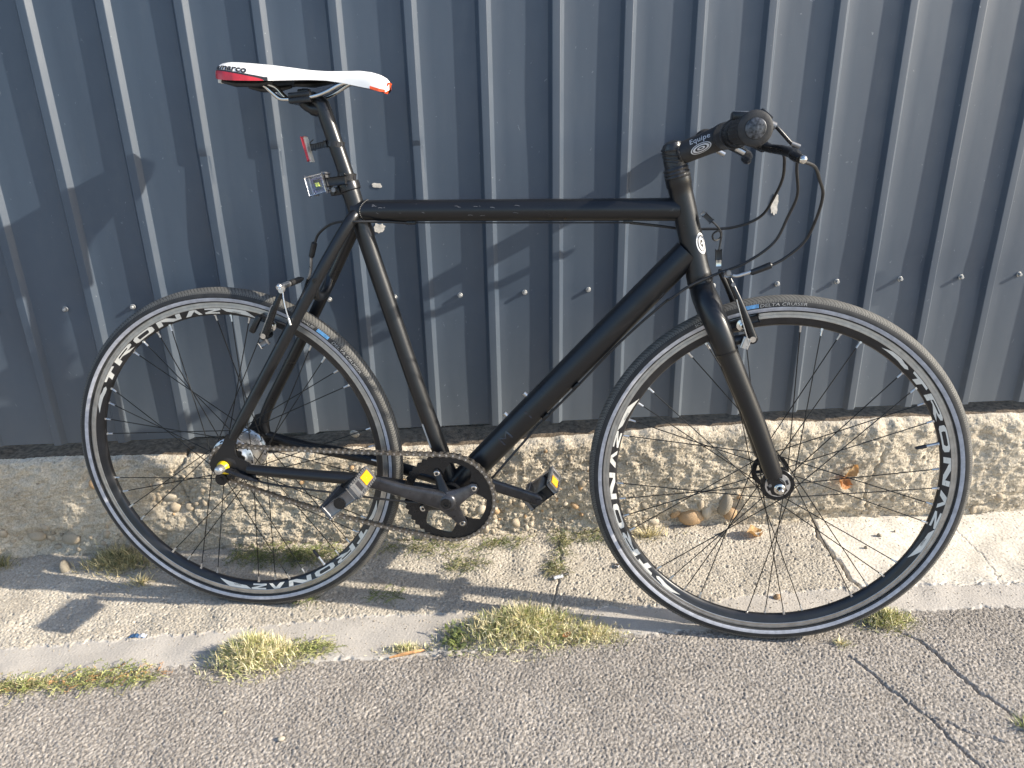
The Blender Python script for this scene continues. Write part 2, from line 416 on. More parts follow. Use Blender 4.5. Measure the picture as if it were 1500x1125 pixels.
XP = np.repeat(xp[None], ns+1, 0); ZP = np.repeat(pz[:, None], nxp, 1); YP = np.repeat(py[:, None], nxp, 1)
face = np.clip((-.018-YP)/.018, 0, 1)
rough = .35+.65*face
# smoother skin high on the left and middle, broken below
lowz = sm(.25, .12, ZP)
gm = .45+1.0*np.exp(-((XP-.22)/.36)**2)*sm(.27, .17, ZP)+.5*sm(.12, .03, ZP)
disp = rough*gm*(.00075*A1+.0008*A2)*(.7+.6*np.clip(A5, -.5, 1.5))+.00035*A2*face+.0006*A5*face+.0014*A3*(.3+face)+.003*A4
disp += .0008*A6*face-.0065*np.clip(A7-1.75, 0, .8)*face*gm-.004*np.clip(A6-1.6, 0, 1)*face
disp -= face*(.004*np.clip(A1-1.2, 0, 1.5)+.003*lowz*np.clip(A3-.9, 0, 1.5))
hole = lambda cx, cz, rx, rz, dep: -dep*np.exp(-(((XP-cx)/rx)**2+((ZP-cz)/rz)**2)**2)*face
disp += hole(0.121, 0.052, .16, .045, .012)+hole(-0.705, 0.159, .06, .045, .012)+hole(0.524, 0.032, .10, .03, .014)+hole(-1.038, 0.052, .09, .03, .012)+hole(0.302, 0.198, .06, .012, .007)+hole(0.857, 0.022, .1, .02, .01)
for k, pts in enumerate(([(-0.660, 0.304), (-0.670, 0.256), (-0.695, 0.230), (-0.691, 0.194), (-0.685, 0.154), (-0.673, 0.113), (-0.660, 0.078), (-0.605, 0.048), (-0.524, 0.043)],
                         [(0.973, 0.194), (0.962, 0.133), (0.952, 0.093), (0.957, 0.052), (0.973, 0.022)], [(1.280, 0.043), (1.209, 0.022)], [(-0.685, 0.204), (-0.726, 0.194)])):
    D = seg_dist(XP, ZP+np.where(YP > -.03, (YP+.04)*.9, 0), pts, 50+k, .01); disp -= .009*np.exp(-(D/.0026)**2)
disp += .010*sm(-.62, -.66, XP)*face*0
# ledge dips a little to the right, the top edge wanders
YY = YP+nyv[:, None]*disp; ZZ = ZP+nzv[:, None]*disp
YY -= np.interp(XP, [-1.5, -.9, -.5, .0, .5, 1.1, 1.7], [.0, .010, .010, .022, .031, .033, .032])*np.clip((-YP+.01)/.05, 0, 1)
ZZ += (np.interp(XP, [-1.5, -.9, -.6, 0, .48, 1.2, 1.7], [.274, .272, .260, .262, .285, .281, .281])-.271)*np.clip((ZP-.1)/.15, 0, 1)
GP = np.stack([XP, YY, ZZ], -1)[::-1]; dirt = (((YP+.002*A5) > -.031) & (np.arange(ns+1)[:, None] < int(np.argmax(pz < .2655))))[::-1][:-1, :-1]  # ledge strip under the sheets: debris plus gap shade put into the colour
for nm_, mk_, mt_ in (('wall', ~dirt, 'plinth'), ('ledge_dirt_shade', dirt, 'dirt')):
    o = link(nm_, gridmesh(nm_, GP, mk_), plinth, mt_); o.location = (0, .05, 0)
bm = bmesh.new()
for xa, xb in ((-5.2, x0), (x1-dd, 5.2)):
    box(bm, ((xa+xb)/2, .160, .130), (1, 0, 0), (0, 1, 0), (0, 0, 1), ((xb-xa)/2, .15, .140), .012)
box(bm, ((x0+x1)/2, .22, .12), (1, 0, 0), (0, 1, 0), (0, 0, 1), ((x1-x0)/2-.004, .10, .146), .0)
obj('plain_wall', bm, 'plinth', plinth, False)
# pebbles bedded in the plinth
def pebble_mesh(seed):
    r = random.Random(seed); bm = bmesh.new(); bmesh.ops.create_icosphere(bm, subdivisions=2, radius=1)
    k = [V((r.uniform(-1, 1), r.uniform(-1, 1), r.uniform(-1, 1))).normalized() for _ in range(6)]; a = [r.uniform(-.30, .16) for _ in k]
    for v in bm.verts:
        n = v.co.normalized(); v.co = n*(1+sum(s*max(0, n.dot(q))**3 for q, s in zip(k, a)))
    me = bpy.data.meshes.new('pebble'); bm.to_mesh(me); bm.free(); me.shade_smooth(); return me
PEB = {}
for mt in ('stone', 'stone_b', 'stone_c', 'stone_d'):
    for k in range(4):
        me = pebble_mesh(k*7+len(mt)); me.materials.append(MT[mt]); PEB.setdefault(mt, []).append(me)
def place_pebble(x, y, z, r, mt, parent=None, name='pebble', flat=.75):
    o = bpy.data.objects.new(name, R.choice(PEB[mt])); COL.objects.link(o)
    o.location = (x, y, z); o.rotation_euler = (R.uniform(-.5, .5), R.uniform(-3, 3), R.uniform(-.5, .5))
    o.scale = (r*R.uniform(.9, 1.25), r*flat, r*R.uniform(.75, 1.0))
    if parent: o.parent = parent
    return o
def front_y(x, z): 
    i = min(max(int((x-x0)/dd), 0), nxp-1); col = ZZ[:, i]; j = int(np.argmin(np.abs(col-z)+(YP[:, i] > -.03)*9)); return float(YY[j, i])
def cluster(cx, cz, rx, rz, n, rmin, rmax, mats):
    done = []
    for _ in range(n*14):
        if len(done) >= n: break
        a = R.uniform(0, 2*PI); q = math.sqrt(R.random()); x = cx+rx*q*math.cos(a); z = cz+rz*q*math.sin(a)
        r = rmin+(rmax-rmin)*R.random()**1.8
        if z < .02+r*.3 or any((x-px)**2+(z-pz_)**2 < (.88*(r+pr))**2 for px, pz_, pr in done): continue
        done.append((x, z, r))
        p = place_pebble(x, front_y(x, z)+.05+r*.15, z, r, R.choice(mats), plinth); 
cluster(.10, .060, .16, .055, 95, .005, .0155, ['stone', 'stone_b', 'stone_d', 'stone', 'stone', 'stone_b', 'stone_d', 'stone_c'])
cluster(-.70, .165, .07, .05, 26, .006, .016, ['stone', 'stone_b', 'stone'])
cluster(.45, .05, .17, .04, 26, .006, .018, ['stone', 'stone_b', 'stone_d'])
cluster(.25, .15, .22, .07, 18, .005, .011, ['stone', 'stone_d', 'stone_b'])
cluster(-.98, .06, .16, .045, 22, .006, .015, ['stone', 'stone_d', 'stone'])
cluster(1.05, .05, .28, .035, 18, .006, .016, ['stone', 'stone_d', 'stone_b'])
cluster(.10, .17, 1.25, .09, 60, .003, .009, ['stone', 'stone_b', 'stone_d', 'stone_c'])
for x, z, r, mt in ((.525, .045, .030, 'stone_c'), (.485, .052, .014, 'stone_c'), (.56, .06, .016, 'stone_b'), (.60, .08, .024, 'stone_d'), (-.880, .208, .012, 'stone_c'), (.62, .05, .02, 'stone_c'), (-1.05, .07, .02, 'stone'), (-.97, .060, .022, 'stone'), (.04, .0865, .013, 'stone_c'), (.32, .15, .011, 'stone_c')):
    z -= .004; place_pebble(x, front_y(x, z)+.05-r*.1, z, r, mt, plinth)
# ------------------------------------------------------------------ metal fence
fence = empty('metal_fence', 'blue grey corrugated metal fence with narrow vertical ribs above the concrete plinth', 'fence', (0, -.0458, 0))
PIT = .14; XB = -.7747; HR = .0118; ZB = .3079; ZT = 2.15; ZS = .6176
rib_xs = [(-.0330, 0), (-.0316, -.0004), (-.0308, -.0014), (-.0256, -.0101), (-.0249, -.0112), (-.0238, -.0118), (-.0165, -.0120), (-.0098, -.0118), (-.0088, -.0113), (-.0081, -.0103), (-.0046, -.0058), (-.0014, -.0013), (-.0008, -.0004), (.0006, 0), (.025, .0002), (.05, .0003), (.075, .0003), (.095, .0002)]
rs = np.random.RandomState(5); WV = [(rs.uniform(.5, 9), rs.uniform(.8, 7), rs.uniform(0, 6.28), rs.uniform(.3, 1)) for _ in range(16)]
def wave(x, z): return sum(a*np.sin(fx*x*2+fz*z+p) for fx, fz, p, a in WV)/4.2
dents = [(-0.2915, 0.6316, 0.055, 0.05, 0.006), (-0.5344, 0.7093, 0.05, 0.12, 0.008), (-0.4081, 0.7288, 0.03, 0.1, -0.005), (0.7384, 0.6316, 0.05, 0.05, 0.004), (0.4761, 0.6316, 0.05, 0.045, 0.004), (0.0486, 0.617, 0.05, 0.04, 0.003), (0.8744, 0.5927, 0.05, 0.08, 0.005), (0.1457, 1.0008, 0.04, 0.1, 0.002), (-0.9716, 0.515, 0.06, 0.1, 0.006), (-0.8064, 0.6316, 0.04, 0.05, 0.004), (-0.6607, 0.6316, 0.04, 0.04, 0.003), (1.0105, 0.6316, 0.04, 0.05, 0.004), (1.1465, 0.6122, 0.04, 0.05, 0.004), (0.6024, 0.6316, 0.04, 0.04, 0.003)]
crimps = [(XB+k_*PIT-.0168, z_) for k_, z_ in ((2, .9277), (5, .9330), (3, .9365))]
def sheet(k0, k1, fine):
    px = []
    for k in range(k0, k1):
        for a, y in rib_xs[:-1] if fine else [rib_xs[i] for i in (0, 4, 8, 12, 14)]:
            px.append((XB+k*PIT+a, y))
    px.append((XB+k1*PIT+rib_xs[0][0], 0))
    zz = np.arange(ZB, 1.30, .010) if fine else np.array([ZB])
    zz = np.r_[zz, np.linspace(1.3, ZT, 8)]
    ax = np.array([p[0] for p in px]); ay = np.array([p[1] for p in px]); AX, AZ = np.meshgrid(ax, zz); AY = np.repeat(ay[None], len(zz), 0).copy()
    pan = 1-np.clip(-AY/HR, 0, 1)
    amp = np.exp(-((np.mod(AX-XB-.05+PIT/2, PIT)-PIT/2)/.05)**2)
    AY += .0013*wave(AX, AZ)*(.35+pan*amp)
    for cx, cz, rx, rz, dp in dents: AY += dp*.8*np.exp(-((AX-cx)/rx)**2-((AZ-cz)/rz)**2)*(.25+.75*pan)
    for cx, cz in crimps:
        mk = (np.abs(AX-cx) < .012) & (AY < -.0095)
        AY += np.where(mk, +.0034*np.where(AZ < cz, np.clip(1-(cz-AZ)/.16, 0, 1), 0), 0)
    me = gridmesh('sheet_panel', np.stack([AX, AY, AZ+0*.004*wave(AX, AX)], -1))
    me.set_sharp_from_angle(angle=math.radians(18))
    o = link('sheet_panel', me, fence, 'fence')
    return o
for k0, k1, fn in ((-30, -23, 0), (-23, -16, 0), (-16, -9, 0), (-9, -2, 0), (-2, 5, 1), (5, 12, 1), (12, 19, 1), (19, 26, 0), (26, 33, 0), (33, 41, 0)): sheet(k0, k1, fn)
# rails behind the sheets carry them
bm = bmesh.new()
for z in (.6176, 1.75): box(bm, (.2, .024, z), (1, 0, 0), (0, 1, 0), (0, 0, 1), (5, .017, .02), .002)
obj('rail', bm, 'dull', fence, False)
def screw_mesh():
    bm = bmesh.new()
    lathe(bm, (0, 0, 0), (0, -1, 0), [(0, .0001), (0, .0056), (.0008, .0057), (.0014, .0050)], 18)
    lathe(bm, (0, -.0014, 0), (0, -1, 0), [(0, .0038), (.0058, .0037), (.0063, .0032), (.0063, .0001)], 6)
    me = bpy.data.meshes.new('screw'); bm.to_mesh(me); bm.free(); me.materials.append(MT['zinc']); return me
sm_ = screw_mesh()
for k in range(-2, 16):
    x = XB+k*PIT+.0540+(.012 if k < 2 else 0)+R.uniform(-.003, .003)
    o = bpy.data.objects.new('screw', sm_); COL.objects.link(o); o.parent = fence
    o.location = (x, -.0008+.0013*.5*float(wave(x, .6176)), .6176+R.uniform(-.0015, .0015))
# torn sticker residue
def blob(cx, cz, rx, rz, n, seed, y=-.0016):
    r = random.Random(seed); bm = bmesh.new(); A = []; B = []
    for k in range(n):
        a = 2*PI*k/n; q = r.uniform(.72, 1.12); ca, sa = math.cos(a), math.sin(a); sq = 1/max(abs(ca), abs(sa))**.6
        p = (cx+rx*q*ca*sq, cz+rz*q*sa*sq); yy = .0013*float(wave(p[0], p[1]))*1.1
        A.append(bm.verts.new((p[0], y+yy, p[1]))); B.append(bm.verts.new((p[0], y+yy+.004, p[1])))
    bm.faces.new(A)
    for k in range(n): bm.faces.new((A[k], B[k], B[(k+1) % n], A[(k+1) % n]))
    bmesh.ops.recalc_face_normals(bm, faces=bm.faces); return bm
obj('sticker_residue', blob(.657, .790, .008, .022, 22, 3), 'sticker', fence, False, label='torn pale sticker remnant right of the stem cables')
obj('sticker_residue', blob(-.178, .852, .010, .005, 18, 4), 'sticker', fence, False, label='small pale scrape above the top tube')
obj('sticker_residue', blob(-.180, .765, .012, .010, 18, 8), 'sticker', fence, False, label='small pale sticker scrap just below the top tube')
# ------------------------------------------------------------------ bicycle
bike = empty('bicycle', 'matt black single speed city bicycle with white saddle leaning on the corrugated fence', 'bicycle')
E_ = V((0.9819365, -0.18920264, -0.00175035)); U_ = V((0.01899886, 0.08938906, 0.99581557)); N_ = V((-0.18825448, -0.97786091, 0.09136901))
mw = Matrix((E_, -N_, U_)).transposed().to_4x4(); mw.translation = (-0.48330425, -0.22060007, 0.34391057)
bike.matrix_world = mw
def part(name, bm, mat, parent=bike, **k): return obj(name, bm, mat, parent, **k)
BB = (.446, -.052); WB = 1.0574
def LP(pts): return [L(*p) for p in pts]
# frame
fr = bpy.data.objects.new('frame', None)
bm = bmesh.new()
tube(bm, LP([(.2690, .534, 0), (.2722, .523, 0), (.2761, .510, 0), (.3071, .400, 0), (.3771, .165, 0), (.4440, -.045, 0)]), [.0168, .0172, .0166, .0160, .0160, .0168], 24)
part('seat_tube', bm, 'frame')
bm = bmesh.new()
tube(bm, LP([(.276, .486, 0), (.30, .4868, 0), (.34, .4875, 0), (.6, .4888, 0), (.80, .4895, 0), (.858, .490, 0)]), [.0200, .0197, .0192, .0192, .0194, .0198], 28)
for k in range(40):
    a = 2*PI*k/40; bmesh.ops.create_icosphere(bm, subdivisions=1, radius=.0022, matrix=Matrix.Translation(L(.2965+.010*math.sin(a)**2-.004, .4865+.0196*math.sin(a), .0196*math.cos(a))))
part('top_tube', bm, 'frame')
bm = bmesh.new()
tube(bm, LP([(.452, -.047, 0), (.4675, -.030, 0), (.52, .0275, 0), (.60, .1155, 0), (.75, .2795, 0), (.84, .378, 0), (.876, .4175, 0)]), [.0235, .0245, .0252, .0255, .0255, .0250, .0240], 30, flat=.96)
part('down_tube', bm, 'frame')
hd = V((.263, 0, -.965))
bm = bmesh.new(); ht = V((.8525, 0, .5415)); hb = V((.8995, 0, .3690))
tube(bm, [ht, ht+hd*.012, ht+hd*.014, ht+hd*.03, hb-hd*.02, hb-hd*.012, hb-hd*.010, hb], [.0218, .0218, .0206, .0203, .0207, .0220, .0222, .0222], 30)
part('head_tube', bm, 'frame')
bm = bmesh.new(); cyl(bm, L(*BB, -.036), L(*BB, .036), .0215, 30); part('bottom_bracket_shell', bm, 'frame')
for s in (1, -1):
    bm = bmesh.new()
    if s > 0: pts = [(.283, .482, .012), (.276, .4697, .024), (.245, .420, .036), (.2135, .3677, .045), (.12, .215, .056), (.05, .100, .063), (.026, .0603, .066)]
    else: pts = [(.283, .482, -.012), (.276, .4697, -.024), (.245, .420, -.036), (.2135, .3677, -.044), (.13, .228, -.054), (.060, .115, -.062), (.034, .070, -.067), (.026, .045, -.0685), (.030, .024, -.068)]
    tube(bm, smoothpath(LP(pts), 4), [.0105, .0108, .0110, .0110] + [.0110]*(4*(len(pts)-1)-7) + [.0105, .0100, .0092, .0085], 16)
    part('seat_stay', bm, 'frame')
    bm = bmesh.new()
    if s > 0: pts = [(.050, -.0035, .064), (.10, -.0072, .063), (.20, -.0130, .060), (.27, -.020, .052), (.34, -.033, .040), (.41, -.047, .028), (.43, -.050, .024)]
    else: pts = [(.032, .018, -.068), (.06, .010, -.068), (.10, .001, -.066), (.20, -.012, -.060), (.27, -.022, -.052), (.34, -.035, -.040), (.41, -.047, -.028), (.43, -.050, -.024)]
    n = 4*(len(pts)-1)+1
    tube(bm, smoothpath(LP(pts), 4), [.0098+.0022*min(1, i/10) for i in range(n)], 16)
    part('chain_stay', bm, 'frame')
    bm = bmesh.new()
    poly = [(.0123, .066), (.0340, .072), (.0335, .0585), (.0272, .0420), (.0262, .0300), (.0290, .0210), (.0385, .0148), (.054, .0085), (.058, -.0008), (.0560, -.0140), (.0300, -.0165), (.0115, -.0090), (.0040, -.0135), (-.0068, -.0165), (-.0200, -.0160), (-.0275, -.0090), (-.0290, .0046), (-.0240, .0160), (-.0130, .0262), (.0010, .0450)]
    prism(bm, poly, .0625*s-.0028, .0625*s+.0028, bev=.0006)
    part('dropout', bm, 'frame')
bm = bmesh.new(); tube(bm, smoothpath(LP([(.208, .368, .045), (.203, .338, .03), (.2015, .330, 0), (.203, .338, -.03), (.208, .368, -.045)]), 4), .0085, 14); part('stay_bridge', bm, 'frame')
bm = bmesh.new(); cyl(bm, L(.2135, .3677, .0545), L(.2135, .3677, .058), .0042, 16)
lathe(bm, L(.2135, .3677, .057), (0, -1, 0), [(.0, .0042), (.0018, .0042), (.0018, .0024), (-.001, .0023), (-.001, .0001)], 16); part('threaded_boss', bm, 'gloss')
bm = bmesh.new(); box(bm, L(.092, .285, .054), (.5, 0, .86), (0, 1, 0), (-.86, 0, .5), (.018, .006, .005), .002); part('brake_boss', bm, 'frame')
# cable guides below the tubes
for u, v in ((.3833, .4662), (.7711, .4688)):
    bm = bmesh.new(); box(bm, L(u, v, .002), (1, 0, 0), (0, 1, 0), (0, 0, 1), (.0085, .004, .0032), .001); part('cable_guide', bm, 'gloss')
for u, v in ((.6860, .1700), (.6300, .1080), (.832, .342)):
    bm = bmesh.new(); box(bm, L(u, v, .012), (.67, 0, .74), (0, 1, 0), (-.74, 0, .67), (.008, .004, .0035), .001); part('cable_guide', bm, 'gloss')
for u, v in ((.5925, .1455), (.5545, .1040)):      # bottle bosses above the down tube
    bm = bmesh.new(); cyl(bm, L(u, v, 0), L(u-.0052, v+.0047, 0), .0042, 14); part('bottle_boss_screw', bm, 'alu')
# worn lettering, seat tube label, small sticker
def tube_text(s, size, c, dirn, r, ang0, mat, name, shear=0, sq=1.0, parent=bike, off=.0004, **kw):
    """bend lettering round a tube: c start point, dirn axis, ang0 around the tube (0 = near side)"""
    me = textmesh(s, size, shear, **kw); ax = V(dirn).normalized(); near = V((0, -1, 0)); upv = near.cross(ax)
    if upv.z < 0: upv = -upv
    for v in me.vertices:
        a = ang0+v.co.y/r; v.co = V(c)+ax*v.co.x*sq+(near*math.cos(a)+upv*math.sin(a))*(r+off)
    return link(name, me, parent, mat)
st_d = V((.30, 0, -.954))
bm = bmesh.new()
c = L(.4015, .088, 0)
lathe(bm, c, V((.3045, 0, -.952)), [(0, .0167), (.050, .0169)], 14, arc=(2.2, 3.75)); lab = part('frame_label', bm, 'badge', label='small white label low on the seat tube')
bm = bmesh.new(); lathe(bm, L(.478, -.008, 0), V((.67, 0, .74)), [(0, .0256), (.008, .0257)], 6, arc=(2.9, 3.3)); part('frame_label', bm, 'badge')
dd2 = V((.67, 0, .742)).normalized()
tube_text('M', .026, V((.545, 0, .0548)), dd2, .0255, -.30, 'ghost', 'down_tube_print', sq=1.5, off=.0003)
tube_text('I', .026, V((.596, 0, .1112)), dd2, .0255, -.30, 'ghost', 'down_tube_print', sq=1.3, off=.0003)
rr_ = random.Random(11)
for k in range(18):
    bm = bmesh.new(); u = .315+rr_.random()**1.3*.26; a = rr_.choice((rr_.uniform(.25, .65), rr_.uniform(-.45, -.1))); l = rr_.uniform(.0015, .009); th = rr_.uniform(.00035, .0007); sl2 = rr_.uniform(-.5, .5)
    P4 = [L(u+x, .4885+.0198*math.sin(a+y), .0198*math.cos(a+y)) for x, y in ((0, 0), (l*.5, sl2*.1+.03), (l, sl2*.2), (l, sl2*.2-th/.0196), (l*.5, sl2*.1+.03-th/.0196), (0, -th/.0196))]
    bm.faces.new([bm.verts.new(p) for p in P4]); part('paint_scratch', bm, 'scuff')
# head badge
bm = bmesh.new(); hm = V((.8835, 0, .430)); ax = -hd; near = V((0, -1, 0)); fw = ax.cross(near); fw = fw if fw.x > 0 else -fw
def onhead(a, h, r): return hm+ax*h+(near*math.cos(a)+fw*math.sin(a))*r
def ellipse_ring(bm, f, rx, ry, t0, mi, n=40, cx=0, cy=0):
    A = [bm.verts.new(f(cx+rx*math.cos(2*PI*k/n), cy+ry*math.sin(2*PI*k/n))) for k in range(n)]
    B = [bm.verts.new(f(cx+(rx-t0*rx)*math.cos(2*PI*k/n), cy+(ry-t0*ry)*math.sin(2*PI*k/n))) for k in range(n)]
    for k in range(n):
        g = bm.faces.new((A[k], A[(k+1) % n], B[(k+1) % n], B[k])); g.material_index = mi
    return B
hf = lambda x, y: onhead(.75+x/.0205, y, .0209)
ellipse_ring(bm, hf, .0105, .0185, .22, 0)
ellipse_ring(bm, lambda x, y: onhead(.75+x/.0205, y, .0210), .0062, .0125, .45, 0)
f_ = [bm.verts.new(onhead(.75+x/.0205, y, .0211)) for x, y in ((-.001, .001), (.0075, .001), (.0075, -.0018), (-.001, -.0018))]; bm.faces.new(f_)
part('head_badge', bm, 'badge', label='oval silver badge with a G ring on the head tube')
# headset, steerer tape, stem
bm = bmesh.new()
q = ht
prof = [(-.004, .0195), (0, .0212), (.003, .0224), (.006, .0212), (.0085, .0222), (.012, .0205), (.015, .0216), (.019, .0196)]
tube(bm, [q-hd*a for a, r in prof], [r for a, r in prof], 26); part('headset_cup', bm, 'tape', label='taped black headset with wrinkled edge')
bm = bmesh.new(); tube(bm, [hb+hd*a for a in (-.001, .004, .0055, .010, .0125, .016)], [.0222, .0230, .0212, .0222, .0205, .0195], 26); part('headset_cup', bm, 'gloss')
bm = bmesh.new()
top = V((.8395, 0, .5975))
pts = [ht-hd*.014, ht-hd*.024, ht-hd*.034, ht-hd*.044, top+hd*.006, top-hd*.001, top-hd*.005]
tube(bm, pts, [.0188, .0182, .0176, .0172, .0178, .0150, .0060], 24)
for k in range(5):
    c0 = ht-hd*(.017+.008*k); tube(bm, [c0+(V((math.cos(a), math.sin(a), 0))*.0175+hd*.0035*math.sin(a*1+k)) for a in [2*PI*i/22 for i in range(22)]], .0016, 6, closed=True)
part('steerer_wrap', bm, 'tape')
BC = (.9263, .6090)
bm = bmesh.new()
sd = V((BC[0]-.842, 0, BC[1]-.576)).normalized(); s0 = V((.842, 0, .5765))
pts = [s0-sd*.002, s0+sd*.010, s0+sd*.016, s0+sd*.03, s0+sd*.06, s0+sd*.083]
tube(bm, pts, [.0150, .0172, .0182, .0186, .0192, .0205], 30)
cyl(bm, L(BC[0], BC[1], -.024), L(BC[0], BC[1], .024), .0222, 34)
tube(bm, [s0+sd*.010+(V((0, -1, 0))*math.cos(a)+V((0, -1, 0)).cross(sd)*math.sin(a))*.0183 for a in [2*PI*i/40 for i in range(40)]], .0018, 6, closed=True)
part('stem', bm, 'rubber')
# stem print
tube_text('Equipe', .0126, s0+sd*.030, sd, .0188, .42, 'badge', 'stem_print', shear=.25, off=.0007, spacing=1.05)
bm = bmesh.new(); nr = V((0, -1, 0)); un = nr.cross(sd); un = un if un.z > 0 else -un
sf = lambda x, y: s0+sd*(.046+x+.25*y)+(nr*math.cos((y-.0035)/.0188)+un*math.sin((y-.0035)/.0188))*.0197
ellipse_ring(bm, sf, .0175, .0078, .11, 0); ellipse_ring(bm, sf, .0140, .0056, .28, 0); ellipse_ring(bm, sf, .0068, .0024, .5, 0)
part('stem_logo', bm, 'badge', label='white oval ring logo on the stem')
# handlebar along w
bm = bmesh.new(); cyl(bm, L(*BC, -.272), L(*BC, .272), .0112, 22); part('handlebar', bm, 'gloss')
for s in (1, -1):
    bm = bmesh.new(); pr = [(.150, .0155), (.154, .0178), (.19, .0180), (.235, .0178), (.262, .0182), (.266, .0205), (.270, .0226), (.275, .0236), (.279, .0226), (.281, .0190), (.281, .0135)]
    lathe(bm, L(*BC, 0), (0, -s, 0), pr, 36)
    for k in range(24):
        a = 2*PI*k/24; tube(bm, [L(BC[0]+.0176*math.cos(a), BC[1]+.0176*math.sin(a), s*w_) for w_ in (.158, .26)], .0013, 5)
    g = part('grip', bm, 'rubber')
    bm = bmesh.new(); lathe(bm, L(*BC, 0), (0, -s, 0), [(.279, .0138), (.2825, .0136), (.2835, .0122), (.2838, .0001)], 32); part('end_plug', bm, 'plug', g, label='scratched round bar end plug' if s > 0 else None)
# gear twist shifter (near side)
bm = bmesh.new(); lathe(bm, L(*BC, 0), (0, -1, 0), [(.098, .012), (.098, .0205), (.100, .0222), (.118, .0225), (.121, .0205), (.124, .0200), (.146, .0185), (.149, .0165)], 36)
box(bm, L(.944, .633, .110), (1, 0, -.05), (0, 1, 0), (.05, 0, 1), (.0255, .013, .006), .002)
box(bm, L(.966, .632, .110), (1, 0, -.8), (0, 1, 0), (.8, 0, 1), (.011, .010, .008), .002)
sh = part('gear_shifter', bm, 'gloss')
bm = bmesh.new(); box(bm, L(.936, .6395, .110), (1, 0, -.03), (0, 1, 0), (.03, 0, 1), (.016, .009, .0012), .0008); part('shifter_window', bm, 'dull', sh)
bm = bmesh.new(); tube(bm, smoothpath(LP([(.970, .626, .107), (.984, .6201, .105), (.9935, .612, .104), (1.0071, .5985, .102), (1.0130, .5935, .101)]), 5), .0030, 10); part('shifter_noodle', bm, 'gloss', sh)
bm = bmesh.new(); cyl(bm, L(.976, .6225, .106), L(.985, .6185, .105), .0062, 14); part('barrel_adjuster', bm, 'dull', sh); bm = bmesh.new(); cyl(bm, L(1.012, .594, .101), L(1.025, .589, .100), .0036, 12); part('barrel_adjuster', bm, 'dull', sh)
# brake levers
for s in (1, -1):
    bm = bmesh.new(); w0 = .100 if s > 0 else .118
    lathe(bm, L(*BC, 0), (0, -s, 0), [(w0-.008, .0118), (w0-.008, .0158), (w0+.008, .0158), (w0+.008, .0118)], 26)
    box(bm, L(.955, .597, s*(w0+.004)), (.9, 0, -.42), (0, 1, 0), (.42, 0, .9), (.022, .008, .0085), .003)
    box(bm, L(.972, .590, s*(w0+.012)), (.9, 0, -.42), (0, 1, 0), (.42, 0, .9), (.010, .010, .006), .002)
    lv = part('brake_lever', bm, 'gloss')
    bm = bmesh.new(); pts = [(.966, .590, w0+.006), (.978, .586, w0+.030), (.990, .583, w0+.055), (.999, .5775, w0+.085), (.998, .574, w0+.100), (1.003, .570, w0+.112)]
    tube(bm, smoothpath(LP([(a, b, c*s) for a, b, c in pts]), 5), [.0060+.0012*math.sin(i/26*PI) for i in range(26)], 14, flat=1.35)
    part('lever_blade', bm, 'gloss', lv)
    bm = bmesh.new(); bmesh.ops.create_uvsphere(bm, u_segments=16, v_segments=10, radius=.0062, matrix=Matrix.Translation(L(1.005, .5695, s*(w0+.115)))); part('lever_tip', bm, 'chrome', lv)
    bm = bmesh.new(); cyl(bm, L(.956, .603, s*(w0+.013)), L(.956, .603, s*(w0+.0165)), .0042, 14); cyl(bm, L(.930, .588, s*w0), L(.944, .581, s*w0), .0045, 12); part('lever_screw', bm, 'alu', lv)
# fork
bm = bmesh.new(); cyl(bm, hb+hd*.010, hb+hd*.030, .0192, 24)
for s in (1, -1):
    pts = [(.9035, .3560, .002), (.9075, .345, .016), (.9140, .330, .032), (.9260, .3020, .046), (.9400, .2700, .0515), (.9500, .2458, .0525), (.9760, .190, .0525), (1.0024, .1321, .0525), (1.0250, .0780, .0525), (1.0420, .0340, .0525), (1.0455, .0240, .0525)]
    r_ = [.0200, .0212, .0218, .0212, .0200, .0186, .0176, .0168, .0162, .0158, .0150]
    P2 = smoothpath(LP([(a, b, s*c) for a, b, c in pts]), 4); rr = np.interp(np.arange(len(P2)), np.arange(0, len(P2), 4), r_)
    tube(bm, P2, list(rr), 26)
    tube(bm, [P2[19], P2[19]+(P2[20]-P2[19]).normalized()*.004], [rr[19]+.0012, rr[19]+.0004], 26)
fork = part('fork', bm, 'frame')
for s in (1, -1):
    bm = bmesh.new(); prism(bm, [(1.0310, .030), (1.0530, .037), (1.0560, .018), (1.0660, .009), (1.0700, -.001), (1.0660, -.012), (1.0560, -.0145), (1.0450, -.012), (1.0380, .004)], s*.0505-.003, s*.0505+.003, bev=.0007); part('fork_dropout', bm, 'gloss', fork)
    bm = bmesh.new(); cyl(bm, L(.952, .2700, s*.050), L(.985, .2760, s*.044), .0085, 18); part('brake_stud', bm, 'frame', fork)
bm = bmesh.new(); cyl(bm, L(1.040, .006, .0515), L(1.040, .006, .0555), .003, 12); part('eyelet_screw', bm, 'dull', fork)
